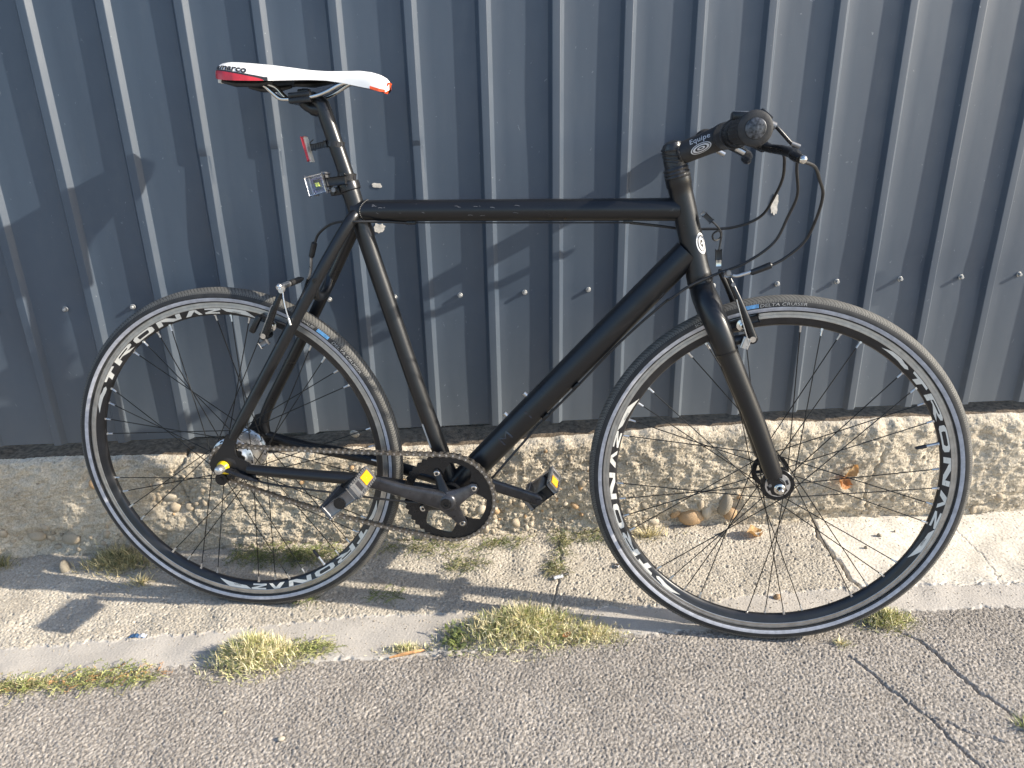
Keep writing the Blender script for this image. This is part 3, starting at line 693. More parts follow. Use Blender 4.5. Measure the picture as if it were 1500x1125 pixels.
# ------------------------------------------------------------------ wheels
def ring_poly(bm, poly, c, rf, wf, start, span, mi=0, step=2.0):
    """poly in (along 0..1, radial 0..1) mapped clockwise on the rim"""
    b2 = bmesh.new(); vs = [b2.verts.new((a*span, r, 0)) for a, r in poly]; b2.faces.new(vs)
    k = math.floor(min(p[0] for p in poly)*span/step)+1
    while k*step < max(p[0] for p in poly)*span:
        bmesh.ops.bisect_plane(b2, geom=b2.verts[:]+b2.edges[:]+b2.faces[:], plane_co=(k*step, 0, 0), plane_no=(1, 0, 0)); k += 1
    bmesh.ops.triangulate(b2, faces=b2.faces[:])
    mp = {}
    for v in b2.verts:
        an = math.radians(start-v.co.x); r = rf(v.co.y); mp[v] = bm.verts.new(L(c+r*math.cos(an), r*math.sin(an), wf(v.co.y)))
    for f in b2.faces:
        g = bm.faces.new([mp[v] for v in f.verts]); g.material_index = mi
    b2.free()
GLY = {'T': [[(0, .98), (.95, .98), (1, .66), (.05, .66)], [(.36, .66), (.66, .66), (.58, .02), (.28, .02)]],
 'R': [[(0, .02), (.22, .02), (.26, .98), (.04, .98)], [(.25, .98), (.90, .98), (1, .84), (.98, .56), (.82, .42), (.25, .42), (.25, .60), (.74, .60), (.78, .66), (.78, .78), (.72, .80), (.25, .80)], [(.40, .42), (.68, .42), (1.0, .02), (.70, .02)]],
 'O': [[(.0, .2), (.12, .02), (.88, .02), (.72, .24), (.24, .24), (.22, .5), (.0, .5)], [(.0, .5), (.22, .5), (.24, .76), (.76, .76), (.88, .98), (.12, .98), (.0, .8)], [(.88, .02), (1, .2), (1, .8), (.88, .98), (.76, .76), (.78, .5), (.72, .24)]],
 'N': [[(0, .02), (.20, .02), (.24, .98), (.04, .98)], [(.24, .98), (.45, .98), (.80, .30), (.78, .02), (.62, .02), (.24, .68)], [(.78, .02), (.96, .02), (1, .98), (.82, .98)]],
 'A': [[(0, .02), (.30, .02), (.72, .98), (.36, .98)], [(.72, .98), (.60, .66), (.78, .02), (1.0, .02)]],
 'Z': [[(.05, .98), (1, .98), (1, .70), (.55, .70), (.05, .74)], [(.62, .70), (1, .70), (.36, .28), (0, .28)], [(0, .28), (.9, .28), (.9, .02), (0, .02)]],
 'D': [[(0, .55), (.30, .98), (.62, .98), (.78, .78), (.92, .74), (1, .50), (.92, .26), (.76, .28), (.60, .42), (.3, .5)]],
 'P': [[(0, .98), (.68, .98), (1.0, .04), (.16, .42)]]}
def make_wheel(name, c, front, start, valve, g0):
    root = bpy.data.objects.new(name, None); COL.objects.link(root); root.parent = bike
    root.location = (c, 0, 0); root.empty_display_size = .05
    ax = (0, -1, 0)
    bm = bmesh.new(); pf = []
    for k in range(25):
        a = math.radians(-128+256*k/24); rr = .0168+(.0004 if abs(k-12) < 5 else 0); pf.append((rr*math.sin(a), .3272+rr*math.cos(a)))
    lathe(bm, (0, 0, 0), ax, pf, 160, uv=.0135)
    ty = part('tyre', bm, 'tyre', root)
    def side(bm, r0, r1, mi=0, arc=None, seg=160):
        pr = []
        for k in range(4):
            r = r0+(r1-r0)*k/3; pr.append((math.sqrt(max(0, .01705**2-(r-.3272)**2))+.0001, r))
        lathe(bm, (0, 0, 0), ax, pr, seg, arc=arc)
    bm = bmesh.new(); side(bm, .3195, .3262); part('reflective_stripe', bm, 'stripe', root)
    # prints on the side wall
    def arctext(s, size, a0, r, nm, mt, wf, shear=.15, wide=1.0):
        me = textmesh(s, size, shear)
        for v in me.vertices:
            an = math.radians(a0)-v.co.x*wide/r; rr = r+v.co.y; v.co = L(rr*math.cos(an), rr*math.sin(an), wf(rr))
        return link(nm, me, root, mt)
    tw = lambda r: math.sqrt(max(0, .0173**2-(r-.3272)**2))+.0004
    base = 0 if front else 0
    if front: A0 = 119.5; B0 = 104.5; C0 = 99.6
    else: A0 = 62.5; B0 = 54.0; C0 = 47.8
    arctext('SCHWALBE', .0066, A0, .3286, 'tyre_print', 'grey', tw, wide=1.25)
    arctext('DELTA CRUISER', .0072, C0, .3286, 'tyre_print', 'grey', tw, wide=1.55)
    bm = bmesh.new()
    for k in range(13):
        a1 = math.radians(B0-k*.36); a2 = a1-math.radians(.27)
        q = [L(r*math.cos(a), r*math.sin(a), tw(r)) for r, a in ((.3282, a1), (.3345, a1-.0016), (.3345, a2-.0016), (.3282, a2))]; bm.faces.new([bm.verts.new(p) for p in q])
    part('tyre_label', bm, 'blue', root, label='small blue printed block on the tyre wall')
    # rim: bead hook, brake track, V section
    bm = bmesh.new()
    half = [(.0098, .3183), (.0108, .3176), (.0108, .3125), (.0104, .3121), (.0104, .3115), (.0109, .3111), (.0109, .3066), (.0104, .3060), (.0086, .2990), (.0062, .2935), (.0030, .2912), (0, .2906)]
    pr = half+[(-a, b) for a, b in half[-2::-1]]+[(-.0070, .3150), (.0070, .3150)]
    n = len(pr); ms = []
    for j in range(n):
        j2 = (j+1) % n; rm = (pr[j][1]+pr[j2][1])/2; ms.append(1 if (.3060 < rm and abs(pr[j][0]) > .0095 and abs(pr[j2][0]) > .0095) else 0)
    lathe(bm, (0, 0, 0), ax, pr, 160, closed=True, mats=ms)
    bmesh.ops.recalc_face_normals(bm, faces=bm.faces)
    rim = part('rim', bm, ['rim', 'track'], root)
    rf = lambda y: .2938+.0117*y; wf = lambda y: float(np.interp(rf(y), [.2912, .2935, .2990, .3060], [.0030, .0062, .0086, .0104]))+.0005
    for rep in (0, 180):
        st = start-rep; bm = bmesh.new()
        for gl, a0, sp in (('D', 0, 12), ('T', 13.5, 8), ('R', 22.8, 11), ('O', 35.5, 10), ('N', 47.3, 11), ('A', 59.8, 7), ('Z', 68, 6.5), ('P', 74.5, 14)):
            for poly in GLY[gl]: ring_poly(bm, poly, 0, rf, wf, st-a0, sp)
        part('rim_decal', bm, 'decal', root)
        me = textmesh('DESIGN', .0042, 0)
        for v in me.vertices:
            an = math.radians(st-79)-v.co.x*1.1/.2985; rr = .2975+v.co.y; v.co = L(rr*math.cos(an), rr*math.sin(an), wf((rr-.2938)/.0117)+.0003)
        link('rim_print', me, root, 'print')
    # hub
    if front: wn, wfar, rn, rfar = .034, -.034, .0275, .0325
    else: wn, wfar, rn, rfar = .026, -.030, .0425, .0440
    bm = bmesh.new()
    if front:
        lathe(bm, (0, 0, 0), ax, [(-.050, .008), (-.040, .009), (-.036, .0135), (-.030, .0135), (-.026, .011), (.026, .011), (.030, .0150), (.0375, .0150), (.040, .009), (.050, .008)], 30)
        hub = part('hub', bm, 'gloss', root)
        bm = bmesh.new(); lathe(bm, (0, 0, 0), ax, [(.0325, .012), (.0325, .0300), (.0335, .0305), (.0352, .0305), (.0360, .0298), (.0360, .0225)], 48); part('hub_flange', bm, 'gloss', root)
        bm = bmesh.new(); lathe(bm, (0, 0, 0), ax, [(.0362, .0228), (.0378, .0222), (.0382, .0120)], 44)
        for k in range(6):
            a = 2*PI*k/6+.4; box(bm, L(.0172*math.cos(a), .0172*math.sin(a), .0383), (math.cos(a), 0, math.sin(a)), (0, 1, 0), (-math.sin(a), 0, math.cos(a)), (.0022, .0003, .0045), 0, 1)
        part('hub_cap', bm, ['alu', 'print'], root)
        bm = bmesh.new(); lathe(bm, (0, 0, 0), ax, [(-.0358, .0255), (-.0358, .0345), (-.0330, .0350), (-.0322, .0340), (-.0322, .0255)], 48, closed=True)
        for k in range(6):
            a = 2*PI*k/6+.2; tube(bm, [L(.012*math.cos(a), .012*math.sin(a), -.034), L(.028*math.cos(a), .028*math.sin(a), -.034)], [.0040, .0028], 8)
        part('hub_flange', bm, 'gloss', root)
    else:
        lathe(bm, (0, 0, 0), ax, [(-.060, .010), (-.050, .022), (-.040, .030), (-.033, .0445), (-.031, .0465), (-.028, .0465), (-.0265, .0445), (-.0255, .0405), (-.022, .0400), (.010, .0385), (.0215, .0395), (.0225, .0440), (.0240, .0450), (.0275, .0450), (.0290, .0435), (.0300, .0360), (.0330, .0330), (.036, .0285), (.042, .0270)], 56)
        hub = part('hub', bm, 'alu', root)
        bm = bmesh.new()
        for k in range(18):
            for w_, rr, o in ((.0292, .0418, 0), (-.0262, .0425, .5)):
                a = 2*PI*(k+o)/18; cyl(bm, L(rr*math.cos(a), rr*math.sin(a), w_-.0002), L(rr*math.cos(a), rr*math.sin(a), w_+.0006), .0016, 8)
        part('spoke_holes', bm, 'print', root)
        bm = bmesh.new(); lathe(bm, (0, 0, 0), ax, [(.049, .008), (.049, .0270), (.0505, .0282), (.0530, .0282), (.0545, .0262), (.0560, .0190), (.0580, .012)], 40); part('shift_cassette_joint', bm, 'gloss', root)
        bm = bmesh.new()
        prc = []; nt_ = 18
        for k in range(nt_*4):
            a = 2*PI*k/(nt_*4); r = .0385 if k % 4 in (0,) else (.0365 if k % 4 in (1, 3) else .0338); prc.append((r*math.cos(a), r*math.sin(a)))
        prism(bm, prc, .0436, .0462); part('sprocket', bm, 'chain', root)
    # spokes
    for g in range(9):
        phi = g0+40*g
        for i, dl in enumerate((-10.5, -3.5, 3.5, 10.5)):
            near_ = i in (0, 2); w_ = wn if near_ else wfar; rh = rn if near_ else rfar
            if not front: rh = (.0418 if near_ else .0425)
            sg = 1 if dl > 0 else -1
            ha = math.radians(phi-sg*(72 if abs(dl) > 5 else 86)); ra = math.radians(phi+dl)
            w_ += (.0016 if i in (0, 3) else -.0012)
            a = L(rh*math.cos(ha), rh*math.sin(ha), w_); b = L(.292*math.cos(ra), .292*math.sin(ra), .0022 if near_ else -.0022)
            bm = bmesh.new(); dr = (b-a).normalized(); cyl(bm, a, b-dr*.012, .00098, 7)
            cyl(bm, b-dr*.0135, b+dr*.001, .0019, 8, 1)
            box(bm, b-dr*.0015, dr, (0, 1, 0), dr.cross(V((0, 1, 0))), (.0018, .0021, .0021), 0, 1)
            cyl(bm, a-V((0, -.0018, 0))*1, a+V((0, -.0018, 0)), .0021, 8, 0)
            part('spoke', bm, ['spoke', 'alu'], root)
    va = math.radians(valve); dv = V((math.cos(va), 0, math.sin(va)))
    bm = bmesh.new(); tube(bm, [dv*.291, dv*.288, dv*.2875, dv*.262], [.0042, .0042, .0030, .0028], 12); vs = part('valve', bm, 'alu', root)
    bm = bmesh.new(); tube(bm, [dv*.270, dv*.269, dv*.2545, dv*.2515], [.0030, .0036, .0032, .0018], 12); part('valve_cap', bm, 'print', root)
    bpy.data.objects.remove(bpy.data.objects['__x']) if '__x' in bpy.data.objects else None
    return root
# hanging pieces one level too deep are avoided: everything of a wheel is a child of the wheel
fw_ = make_wheel('front_wheel', WB, True, 58.3, 15.7, -84.7)
rw_ = make_wheel('rear_wheel', 0, False, 164.2, -56.1, 123.0)
# axle ends
bm = bmesh.new(); lathe(bm, L(WB, 0, 0), (0, -1, 0), [(.0535, .0001), (.0535, .0098), (.0550, .0100), (.0560, .0088), (.0570, .0088), (.0575, .0068), (.0600, .0066), (.0660, .0058), (.0680, .0040), (.0685, .0001)], 26); part('front_axle_nut', bm, 'chrome')
bm = bmesh.new(); lathe(bm, L(WB, 0, 0), (0, 1, 0), [(.0535, .0001), (.0535, .0098), (.0570, .0088), (.0640, .0060), (.0680, .0040), (.0685, .0001)], 20); part('front_axle_nut', bm, 'chrome')
bm = bmesh.new(); lathe(bm, L(.0, .0, 0), (0, -1, 0), [(.0655, .001), (.0655, .0120), (.0665, .0126), (.0690, .0122), (.0710, .0105), (.0735, .0100), (.0750, .0085)], 24)
box(bm, L(.004, -.0102, .068), (1, 0, 0), (0, 1, 0), (0, 0, 1), (.009, .0035, .003), .0008); part('non_turn_washer', bm, 'yellow', label='yellow plastic washer round the rear axle')
bm = bmesh.new(); lathe(bm, L(0, 0, 0), (0, -1, 0), [(.0720, .001), (.0720, .0088), (.0735, .0092), (.0850, .0086), (.0880, .0076), (.0900, .0050), (.0905, .0001)], 18); part('rear_axle_nut', bm, 'alu')
bm = bmesh.new(); lathe(bm, L(0, 0, 0), (0, 1, 0), [(.0640, .001), (.0640, .0095), (.0760, .0086), (.0800, .0050), (.0805, .0001)], 12); part('rear_axle_nut', bm, 'alu')
bm = bmesh.new()   # slot of the dropout, gear arm, small pulley
prism(bm, [(.0015, .0150), (.0080, .0190), (.0170, .0185), (.0245, .0130), (.0262, .0060), (.0205, .0085), (.0135, .0128), (.0065, .0132)], .0652, .0657); part('dropout_slot', bm, 'print')
bm = bmesh.new(); tube(bm, smoothpath(LP([(.006, -.004, .0690), (.020, -.0090, .0690), (.040, -.0160, .0680), (.060, -.0225, .0670), (.070, -.0258, .0665)]), 4), [.0052]*6+[.0058]*6+[.0045]*5, 12, flat=1.5)
box(bm, L(.0225, -.013, .070), (.3, 0, 1), (0, 1, 0), (1, 0, -.3), (.010, .003, .0016), .0005)
cyl(bm, L(-.0085, -.0275, .058), L(-.0085, -.0275, .066), .0125, 22); cyl(bm, L(-.0085, -.0275, .066), L(-.0085, -.0275, .0675), .0045, 12); box(bm, L(.006, -.022, .061), (1, 0, .5), (0, 1, 0), (-.5, 0, 1), (.012, .003, .004), .001)
part('shift_arm', bm, 'gloss')
bm = bmesh.new(); prism(bm, [(.028, -.004), (.034, -.020), (.050, -.030), (.062, -.024), (.060, -.012), (.045, -.012), (.038, .0)], .0560, .0585, bev=.0005); part('axle_bracket', bm, 'alu')
# ------------------------------------------------------------------ drive train
bm = bmesh.new(); NTH = 44; RP = .0889
outer = []
for k in range(NTH*4):
    a = 2*PI*k/(NTH*4); r = .0915 if k % 4 == 0 else (.0895 if k % 4 in (1, 3) else .0868); outer.append((r, a))
bolt_a = [math.radians(x) for x in (112, 26, -62, -156)]
def inner_r(a):
    m_ = min(abs((a-b+PI) % (2*PI)-PI) for b in bolt_a)
    return .0480 if m_ < .17 else (.0735 if m_ > .46 else .0480+.0255*(m_-.17)/.29)
for w0, flip in ((.0470, False), (.0440, True)): pass
A = [bm.verts.new(L(BB[0]+r*math.cos(a), BB[1]+r*math.sin(a), .0470)) for r, a in outer]; B = [bm.verts.new(L(BB[0]+r*math.cos(a), BB[1]+r*math.sin(a), .0440)) for r, a in outer]
C = [bm.verts.new(L(BB[0]+inner_r(a)*math.cos(a), BB[1]+inner_r(a)*math.sin(a), .0470)) for r, a in outer]; D = [bm.verts.new(L(BB[0]+inner_r(a)*math.cos(a), BB[1]+inner_r(a)*math.sin(a), .0440)) for r, a in outer]
n = len(outer)
for k in range(n):
    j = (k+1) % n
    for q in ((A[k], A[j], C[j], C[k]), (B[j], B[k], D[k], D[j]), (A[j], A[k], B[k], B[j]), (C[k], C[j], D[j], D[k])): bm.faces.new(q)
bmesh.ops.recalc_face_normals(bm, faces=bm.faces)
ringo = part('chainring', bm, 'gloss', smooth=False)
bm = bmesh.new()
for a in bolt_a: bm = bmesh.new(); lathe(bm, L(BB[0]+.0560*math.cos(a), BB[1]+.0560*math.sin(a), 0), (0, -1, 0), [(.0500, .0001), (.0500, .0060), (.0538, .0060), (.0545, .0052), (.0545, .0030), (.0530, .0028), (.0530, .0001)], 18); part('chainring_bolt', bm, 'chrome')
# right crank with four-armed spider
PC = (.284, -.002); nz = V((0, -1, 0)); bm = bmesh.new(); arm_bm = bmesh.new(); main_bm = bm
for a in bolt_a:
    bm = main_bm if math.cos(a) > .3 else arm_bm; big_ = 1.25 if math.cos(a) > .3 else .9
    u_ = V((math.cos(a), 0, math.sin(a))); v_ = nz.cross(u_); c0 = L(*BB, 0); rgs = []
    for t, hh, w1, th in ((.008, .017, .064, .008), (.025, .0125, .060, .0055), (.042, .0092, .0545, .0035), (.056, .0085, .0512, .0022), (.0635, .0045, .0505, .0016)):
        cc = c0+u_*t+nz*w1; rgs.append([bm.verts.new(cc+v_*hh*big_*math.copysign(abs(math.cos(x))**.7, math.cos(x))+nz*th*math.copysign(abs(math.sin(x))**.7, math.sin(x))) for x in [2*PI*i/14 for i in range(14)]])
    for A1_, B1_ in zip(rgs[:-1], rgs[1:]):
        for i in range(14): bm.faces.new((A1_[i], A1_[(i+1) % 14], B1_[(i+1) % 14], B1_[i]))
    bm.faces.new(rgs[-1])
bm = main_bm
lathe(bm, L(*BB, 0), (0, -1, 0), [(.045, .010), (.048, .019), (.060, .0205), (.070, .0185), (.0735, .0145), (.0745, .0105), (.0735, .009)], 36)
cd = V((PC[0]-BB[0], 0, PC[1]-BB[1])); cdn = cd.normalized(); cu = nz.cross(cdn)
sec = [(-.004, .0185, .0080, .064), (.02, .0178, .0082, .0665), (.05, .0150, .0078, .073), (.09, .0122, .0068, .079), (.14, .0118, .0062, .084), (.160, .0125, .0062, .0855), (.172, .0110, .0058, .0857), (.1785, .0060, .0045, .0857)]
rings = []
for t, hh, tt, w_ in sec:
    c0 = L(*BB, w_)+cdn*t; rg = []
    for k in range(20):
        a = 2*PI*k/20; x, y = math.cos(a), math.sin(a); p_ = .55
        rg.append(bm.verts.new(c0+cu*hh*math.copysign(abs(x)**p_, x)+nz*tt*math.copysign(abs(y)**p_, y)))
    rings.append(rg)
for A_, B_ in zip(rings[:-1], rings[1:]):
    for k in range(20): bm.faces.new((A_[k], A_[(k+1) % 20], B_[(k+1) % 20], B_[k]))
bm.faces.new(rings[0]); bm.faces.new(rings[-1]); bmesh.ops.recalc_face_normals(bm, faces=bm.faces)
crank = part('crank_arm', bm, 'crankpaint', label='scuffed dark grey right crank with chainring spider')
part('spider_arm', arm_bm, 'gloss', crank)
bm = bmesh.new(); lathe(bm, L(*BB, 0), (0, -1, 0), [(.0735, .0102), (.0755, .0098), (.0755, .0052), (.0735, .0048), (.0735, .0001)], 24); part('crank_bolt', bm, 'gloss', crank)
bm = bmesh.new(); PF = (.6098, -.1110)
cd2 = V((PF[0]-BB[0], 0, PF[1]-BB[1])).normalized(); cu2 = nz.cross(cd2); rings = []
for t, hh, tt, w_ in [(-.010, .0140, .007, .062), (.0, .0160, .0075, .064), (.03, .0135, .0072, .070), (.09, .0122, .0066, .079), (.14, .0118, .0062, .0845), (.160, .0128, .0062, .0855), (.172, .0112, .0058, .0857), (.1785, .0060, .0045, .0857)]:
    c0 = L(*BB, -w_)+cd2*t; rg = []
    for k in range(20):
        a = 2*PI*k/20; x, y = math.cos(a), math.sin(a); rg.append(bm.verts.new(c0+cu2*hh*math.copysign(abs(x)**.55, x)+nz*tt*math.copysign(abs(y)**.55, y)))
    rings.append(rg)
for A_, B_ in zip(rings[:-1], rings[1:]):
    for k in range(20): bm.faces.new((A_[k], A_[(k+1) % 20], B_[(k+1) % 20], B_[k]))
bm.faces.new(rings[0]); bm.faces.new(rings[-1])
cyl(bm, L(PF[0], PF[1], -.080), L(PF[0], PF[1], -.0795+.003), .0065, 16); cyl(bm, L(*BB, -.036), L(*BB, -.062), .011, 18)
bmesh.ops.recalc_face_normals(bm, faces=bm.faces); part('crank_arm', bm, 'crankpaint')
def pedal(c, s, fa, label):
    """platform pedal; fa = direction of the fore-aft axis in the bike plane (degrees)"""
    f = V((math.cos(math.radians(fa)), 0, math.sin(math.radians(fa)))); t = nz.cross(f); c0 = L(c[0], c[1], 0)
    w = lambda x: nz*(s*x)
    bm = bmesh.new(); cyl(bm, c0+w(.086), c0+w(.196), .0062, 16); cyl(bm, c0+w(.094), c0+w(.108), .0105, 18, r2=.0125); cyl(bm, c0+w(.108), c0+w(.188), .0125, 18)
    # end plates and side rails of the cage
    box(bm, c0+w(.106), f, nz, t, (.026, .003, .012), .003)
    pd = part('pedal', bm, 'black', label=label)
    bm = bmesh.new(); box(bm, c0+w(.1935), f, nz, t, (.029, .0035, .0108), .003); part('cage_end', bm, 'dull', pd)
    bm = bmesh.new(); cyl(bm, c0+w(.196), c0+w(.1992), .0105, 26); cyl(bm, c0+w(.1992), c0+w(.1998), .0078, 22); part('pedal_cap', bm, 'gloss', pd)
    for sg in (1, -1):
        bm = bmesh.new(); box(bm, c0+w(.150)+f*sg*.032, f, nz, t, (.0042, .0455, .0130), .0016)
        for q in (-1, 1):
            for k in range(10): box(bm, c0+w(.1105+.0088*k)+f*sg*.034+t*q*.0138, f, nz, t, (.0036, .0022, .0018), .0005)
        part('pedal_cage', bm, 'dull', pd)
        bm = bmesh.new(); box(bm, c0+w(.133)+f*sg*.0366, f, nz, t, (.0012, .018, .0088), .0006); part('pedal_reflector', bm, 'amber', pd)
        bm = bmesh.new(); box(bm, c0+w(.158)+f*sg*.0366, f, nz, t, (.0010, .0035, .0125), .0004); box(bm, c0+w(.183)+f*sg*.0366, f, nz, t, (.0010, .0030, .0120), .0004); part('cage_trim', bm, 'alu', pd)
        bm = bmesh.new(); box(bm, c0+w(.171)+f*sg*.0366, f, nz, t, (.0006, .0080, .0080), .0002); part('cage_opening', bm, 'print', pd)
pedal(PC, 1, 38, 'near pedal with amber reflector and grey toothed cage')
pedal(PF, -1, 40, 'far pedal with amber reflector behind the chainring')
# chain: links laid along sprocket, lower run, chainring, upper run
CRN = .0366; path = []
def arc(c, r, a0, a1, n): return [(c[0]+r*math.cos(math.radians(a0+(a1-a0)*k/n)), c[1]+r*math.sin(math.radians(a0+(a1-a0)*k/n))) for k in range(n+1)]
path += arc((0, 0), CRN, 92, 262, 30)
a, b = path[-1], (BB[0]+RP*math.cos(math.radians(-97)), BB[1]+RP*math.sin(math.radians(-97)))
path += [(a[0]+(b[0]-a[0])*t, a[1]+(b[1]-a[1])*t-.012*math.sin(PI*t)) for t in [k/24 for k in range(1, 24)]]
path += arc(BB, RP, -97, 92, 40)
a, b = path[-1], path[0]
path += [(a[0]+(b[0]-a[0])*t, a[1]+(b[1]-a[1])*t-.002*math.sin(PI*t)) for t in [k/20 for k in range(1, 21)]]
pa = np.array(path); sg_ = np.r_[0, np.cumsum(np.hypot(*np.diff(pa, axis=0).T))]; N_l = int(round(sg_[-1]/.0127)//2*2)
bm = bmesh.new(); pts = [(float(np.interp(sg_[-1]*k/N_l, sg_, pa[:, 0])), float(np.interp(sg_[-1]*k/N_l, sg_, pa[:, 1]))) for k in range(N_l)]
def plate(bm, p, q, w0, w1, r):
    dx, dy = q[0]-p[0], q[1]-p[1]; l = math.hypot(dx, dy); ux, uy = dx/l, dy/l; poly = []
    for cx, a0 in ((q, -90), (p, 90)):
        for k in range(5):
            a = math.radians(a0+45*k); x, y = math.cos(a)*r, math.sin(a)*r; poly.append((cx[0]+ux*x-uy*y, cx[1]+uy*x+ux*y))
        if cx is q: poly.append(((p[0]+q[0])/2-uy*r*.62, (p[1]+q[1])/2+ux*r*.62))
    poly.append(((p[0]+q[0])/2+uy*r*.62, (p[1]+q[1])/2-ux*r*.62))
    prism(bm, poly, w0, w1)
for k in range(N_l):
    p, q = pts[k], pts[(k+1) % N_l]; o_ = .0046 if k % 2 else .0034
    for sgn in (1, -1): plate(bm, p, q, .0455+sgn*o_-.0005, .0455+sgn*o_+.0005, .0042)
    cyl(bm, L(p[0], p[1], .0455-.0030), L(p[0], p[1], .0455+.0030), .0038, 10); cyl(bm, L(p[0], p[1], .0455-.0056), L(p[0], p[1], .0455+.0056), .0018, 8, 1)
part('chain', bm, ['chain', 'alu'], smooth=False)
# ------------------------------------------------------------------ seat post and saddle
bm = bmesh.new(); tube(bm, LP([(.300, .440, 0), (.2345, .6576, 0)]), .0138, 26)
tube(bm, LP([(.2345, .6576, 0), (.2310, .668, 0), (.2240, .676, 0), (.214, .681, 0), (.200, .680, 0)]), [.0141, .0140, .0128, .0110, .0095], 22)
tube(bm, smoothpath(LP([(.2330, .660, 0), (.214, .6640, 0), (.200, .6720, 0), (.195, .682, 0)]), 4), [.0125]*5+[.0105]*8, 16)
post = part('seat_post', bm, 'frame')
bm = bmesh.new(); lathe(bm, L(.2690, .5335, 0), V((-.29, 0, .957)), [(-.012, .0186), (-.0105, .0202), (.000, .0206), (.003, .0200), (.004, .0150)], 30)
box(bm, L(.250, .522, .006), (1, 0, .15), (0, 1, 0), (-.15, 0, 1), (.012, .007, .007), .002)
cyl(bm, L(.2455, .520, -.016), L(.2455, .520, .018), .0034, 14); part('seat_clamp', bm, 'gloss')
bm = bmesh.new()
for s in (1, -1):
    tube(bm, smoothpath(LP([(.110, .712, s*.030), (.1353, .7035, s*.028), (.150, .690, s*.024), (.160, .6815, s*.022), (.172, .678, s*.022), (.205, .6795, s*.022), (.230, .683, s*.022), (.250, .690, s*.020), (.272, .7010, s*.016), (.290, .706, s*.010)]), 5), .0036, 12)
rails = part('saddle_rail', bm, 'chrome')
bm = bmesh.new(); box(bm, L(.2, .676, 0), (1, 0, .06), (0, 1, 0), (-.06, 0, 1), (.0200, .027, .0048), .002); box(bm, L(.2, .685, 0), (1, 0, .06), (0, 1, 0), (-.06, 0, 1), (.0200, .027, .0042), .002)
box(bm, L(.2, .692, 0), (1, 0, .06), (0, 1, 0), (-.06, 0, 1), (.010, .008, .004), .002); cyl(bm, L(.2, .664, 0), L(.2, .697, 0), .0035, 10)
part('saddle_clamp', bm, 'gloss')
su = [.060, .064, .072, .085, .105, .130, .160, .190, .220, .250, .280, .305, .325, .340, .350, .3555]
sW = [.034, .050, .061, .067, .069, .066, .056, .042, .031, .0245, .0205, .0190, .0185, .0172, .0130, .0060]
sT = [.7270, .7330, .7385, .7400, .7392, .7372, .7345, .7305, .7262, .7240, .7238, .7232, .7205, .7160, .7105, .7040]
sB = [.7160, .7120, .7085, .7065, .7050, .7045, .7050, .7065, .7075, .7065, .7020, .6965, .6925, .6880, .6870, .6910]
NU = 64; NV = 30; us = np.interp(np.linspace(0, 1, NU), np.linspace(0, 1, len(su)), su)
def cs(x, ys):
    from bisect import bisect
    return float(np.interp(x, su, ys))
def sad(u, t, off=0):
    """t 0..1 from the near lower edge over the crown to the far lower edge"""
    W_, T_, B_ = cs(u, sW), cs(u, sT), cs(u, sB); a = PI*t
    x, y = math.cos(a), math.sin(a); px = math.copysign(abs(x)**.72, x); py_ = abs(y)**(.62)
    dip = -.0035*math.exp(-((t-.5)/.10)**2)*min(1, max(0, (u-.09)/.05))*min(1, max(0, (.30-u)/.05))
    return L(u, B_+(T_-B_)*py_+dip+off*y, (W_+off)*px)
bm = bmesh.new(); rings = []
for u in us: rings.append([bm.verts.new(sad(u, k/NV)) for k in range(NV+1)]+[bm.verts.new(L(u, cs(u, sB)+.006, -cs(u, sW)*.82)), bm.verts.new(L(u, cs(u, sB)+.006, cs(u, sW)*.82))])
n = NV+3
for i in range(NU-1):
    for k in range(n):
        f = bm.faces.new((rings[i][k], rings[i][(k+1) % n], rings[i+1][(k+1) % n], rings[i+1][k]))
        u = (us[i]+us[i+1])/2; t = (k+.5)/NV; t = min(t, 1-t) if k < NV else -1
        red_t = .175*(1-(u-.06)/.085) if u < .145 else 0
        if k >= NV: f.material_index = 2
for f_, mi in ((rings[0], 1), (rings[-1], 3)):
    c0 = bm.verts.new(sum((v.co for v in f_), V())/n)
    for k in range(n): g = bm.faces.new((f_[k], f_[(k+1) % n], c0)); g.material_index = mi
bmesh.ops.recalc_face_normals(bm, faces=bm.faces)
sd_o = part('saddle', bm, ['white', 'red', 'black', 'orange'], label='white racing saddle with red tail corners and orange nose trim')
def tred(u): return .105*max(0, 1-((u-.060)/.094))**.9
def overlay(name, ua, ub, ta, tb, off, mt, far=False, n1=36, n2=8):
    bm = bmesh.new(); g = []
    for i in range(n1+1):
        u = ua+(ub-ua)*i/n1; a, b_ = ta(u), tb(u); g.append([bm.verts.new(sad(u, (1-(a+(b_-a)*j/n2)) if far else a+(b_-a)*j/n2, off)) for j in range(n2+1)])
    for i in range(n1):
        for j in range(n2): bm.faces.new((g[i][j], g[i+1][j], g[i+1][j+1], g[i][j+1]))
    bmesh.ops.recalc_face_normals(bm, faces=bm.faces); return part(name, bm, mt, sd_o)
for far in (False, True):
    overlay('tail_corner', .0605, .153, lambda u: 0, tred, .0005, 'red', far)
    overlay('black_piping', .0605, .160, tred, lambda u: tred(u)+.022, .0006, 'print', far, n2=2)
    overlay('orange_piping', .325, .350, lambda u: 0, lambda u: .018, .0005, 'orange', far, n2=2)
bm = bmesh.new(); prism(bm, [(.3550, .7030), (.3566, .7024), (.3482, .6858), (.3462, .6862)], -.0105, .0105, bev=.001); part('nose_trim', bm, 'orange', sd_o)
bm = bmesh.new()
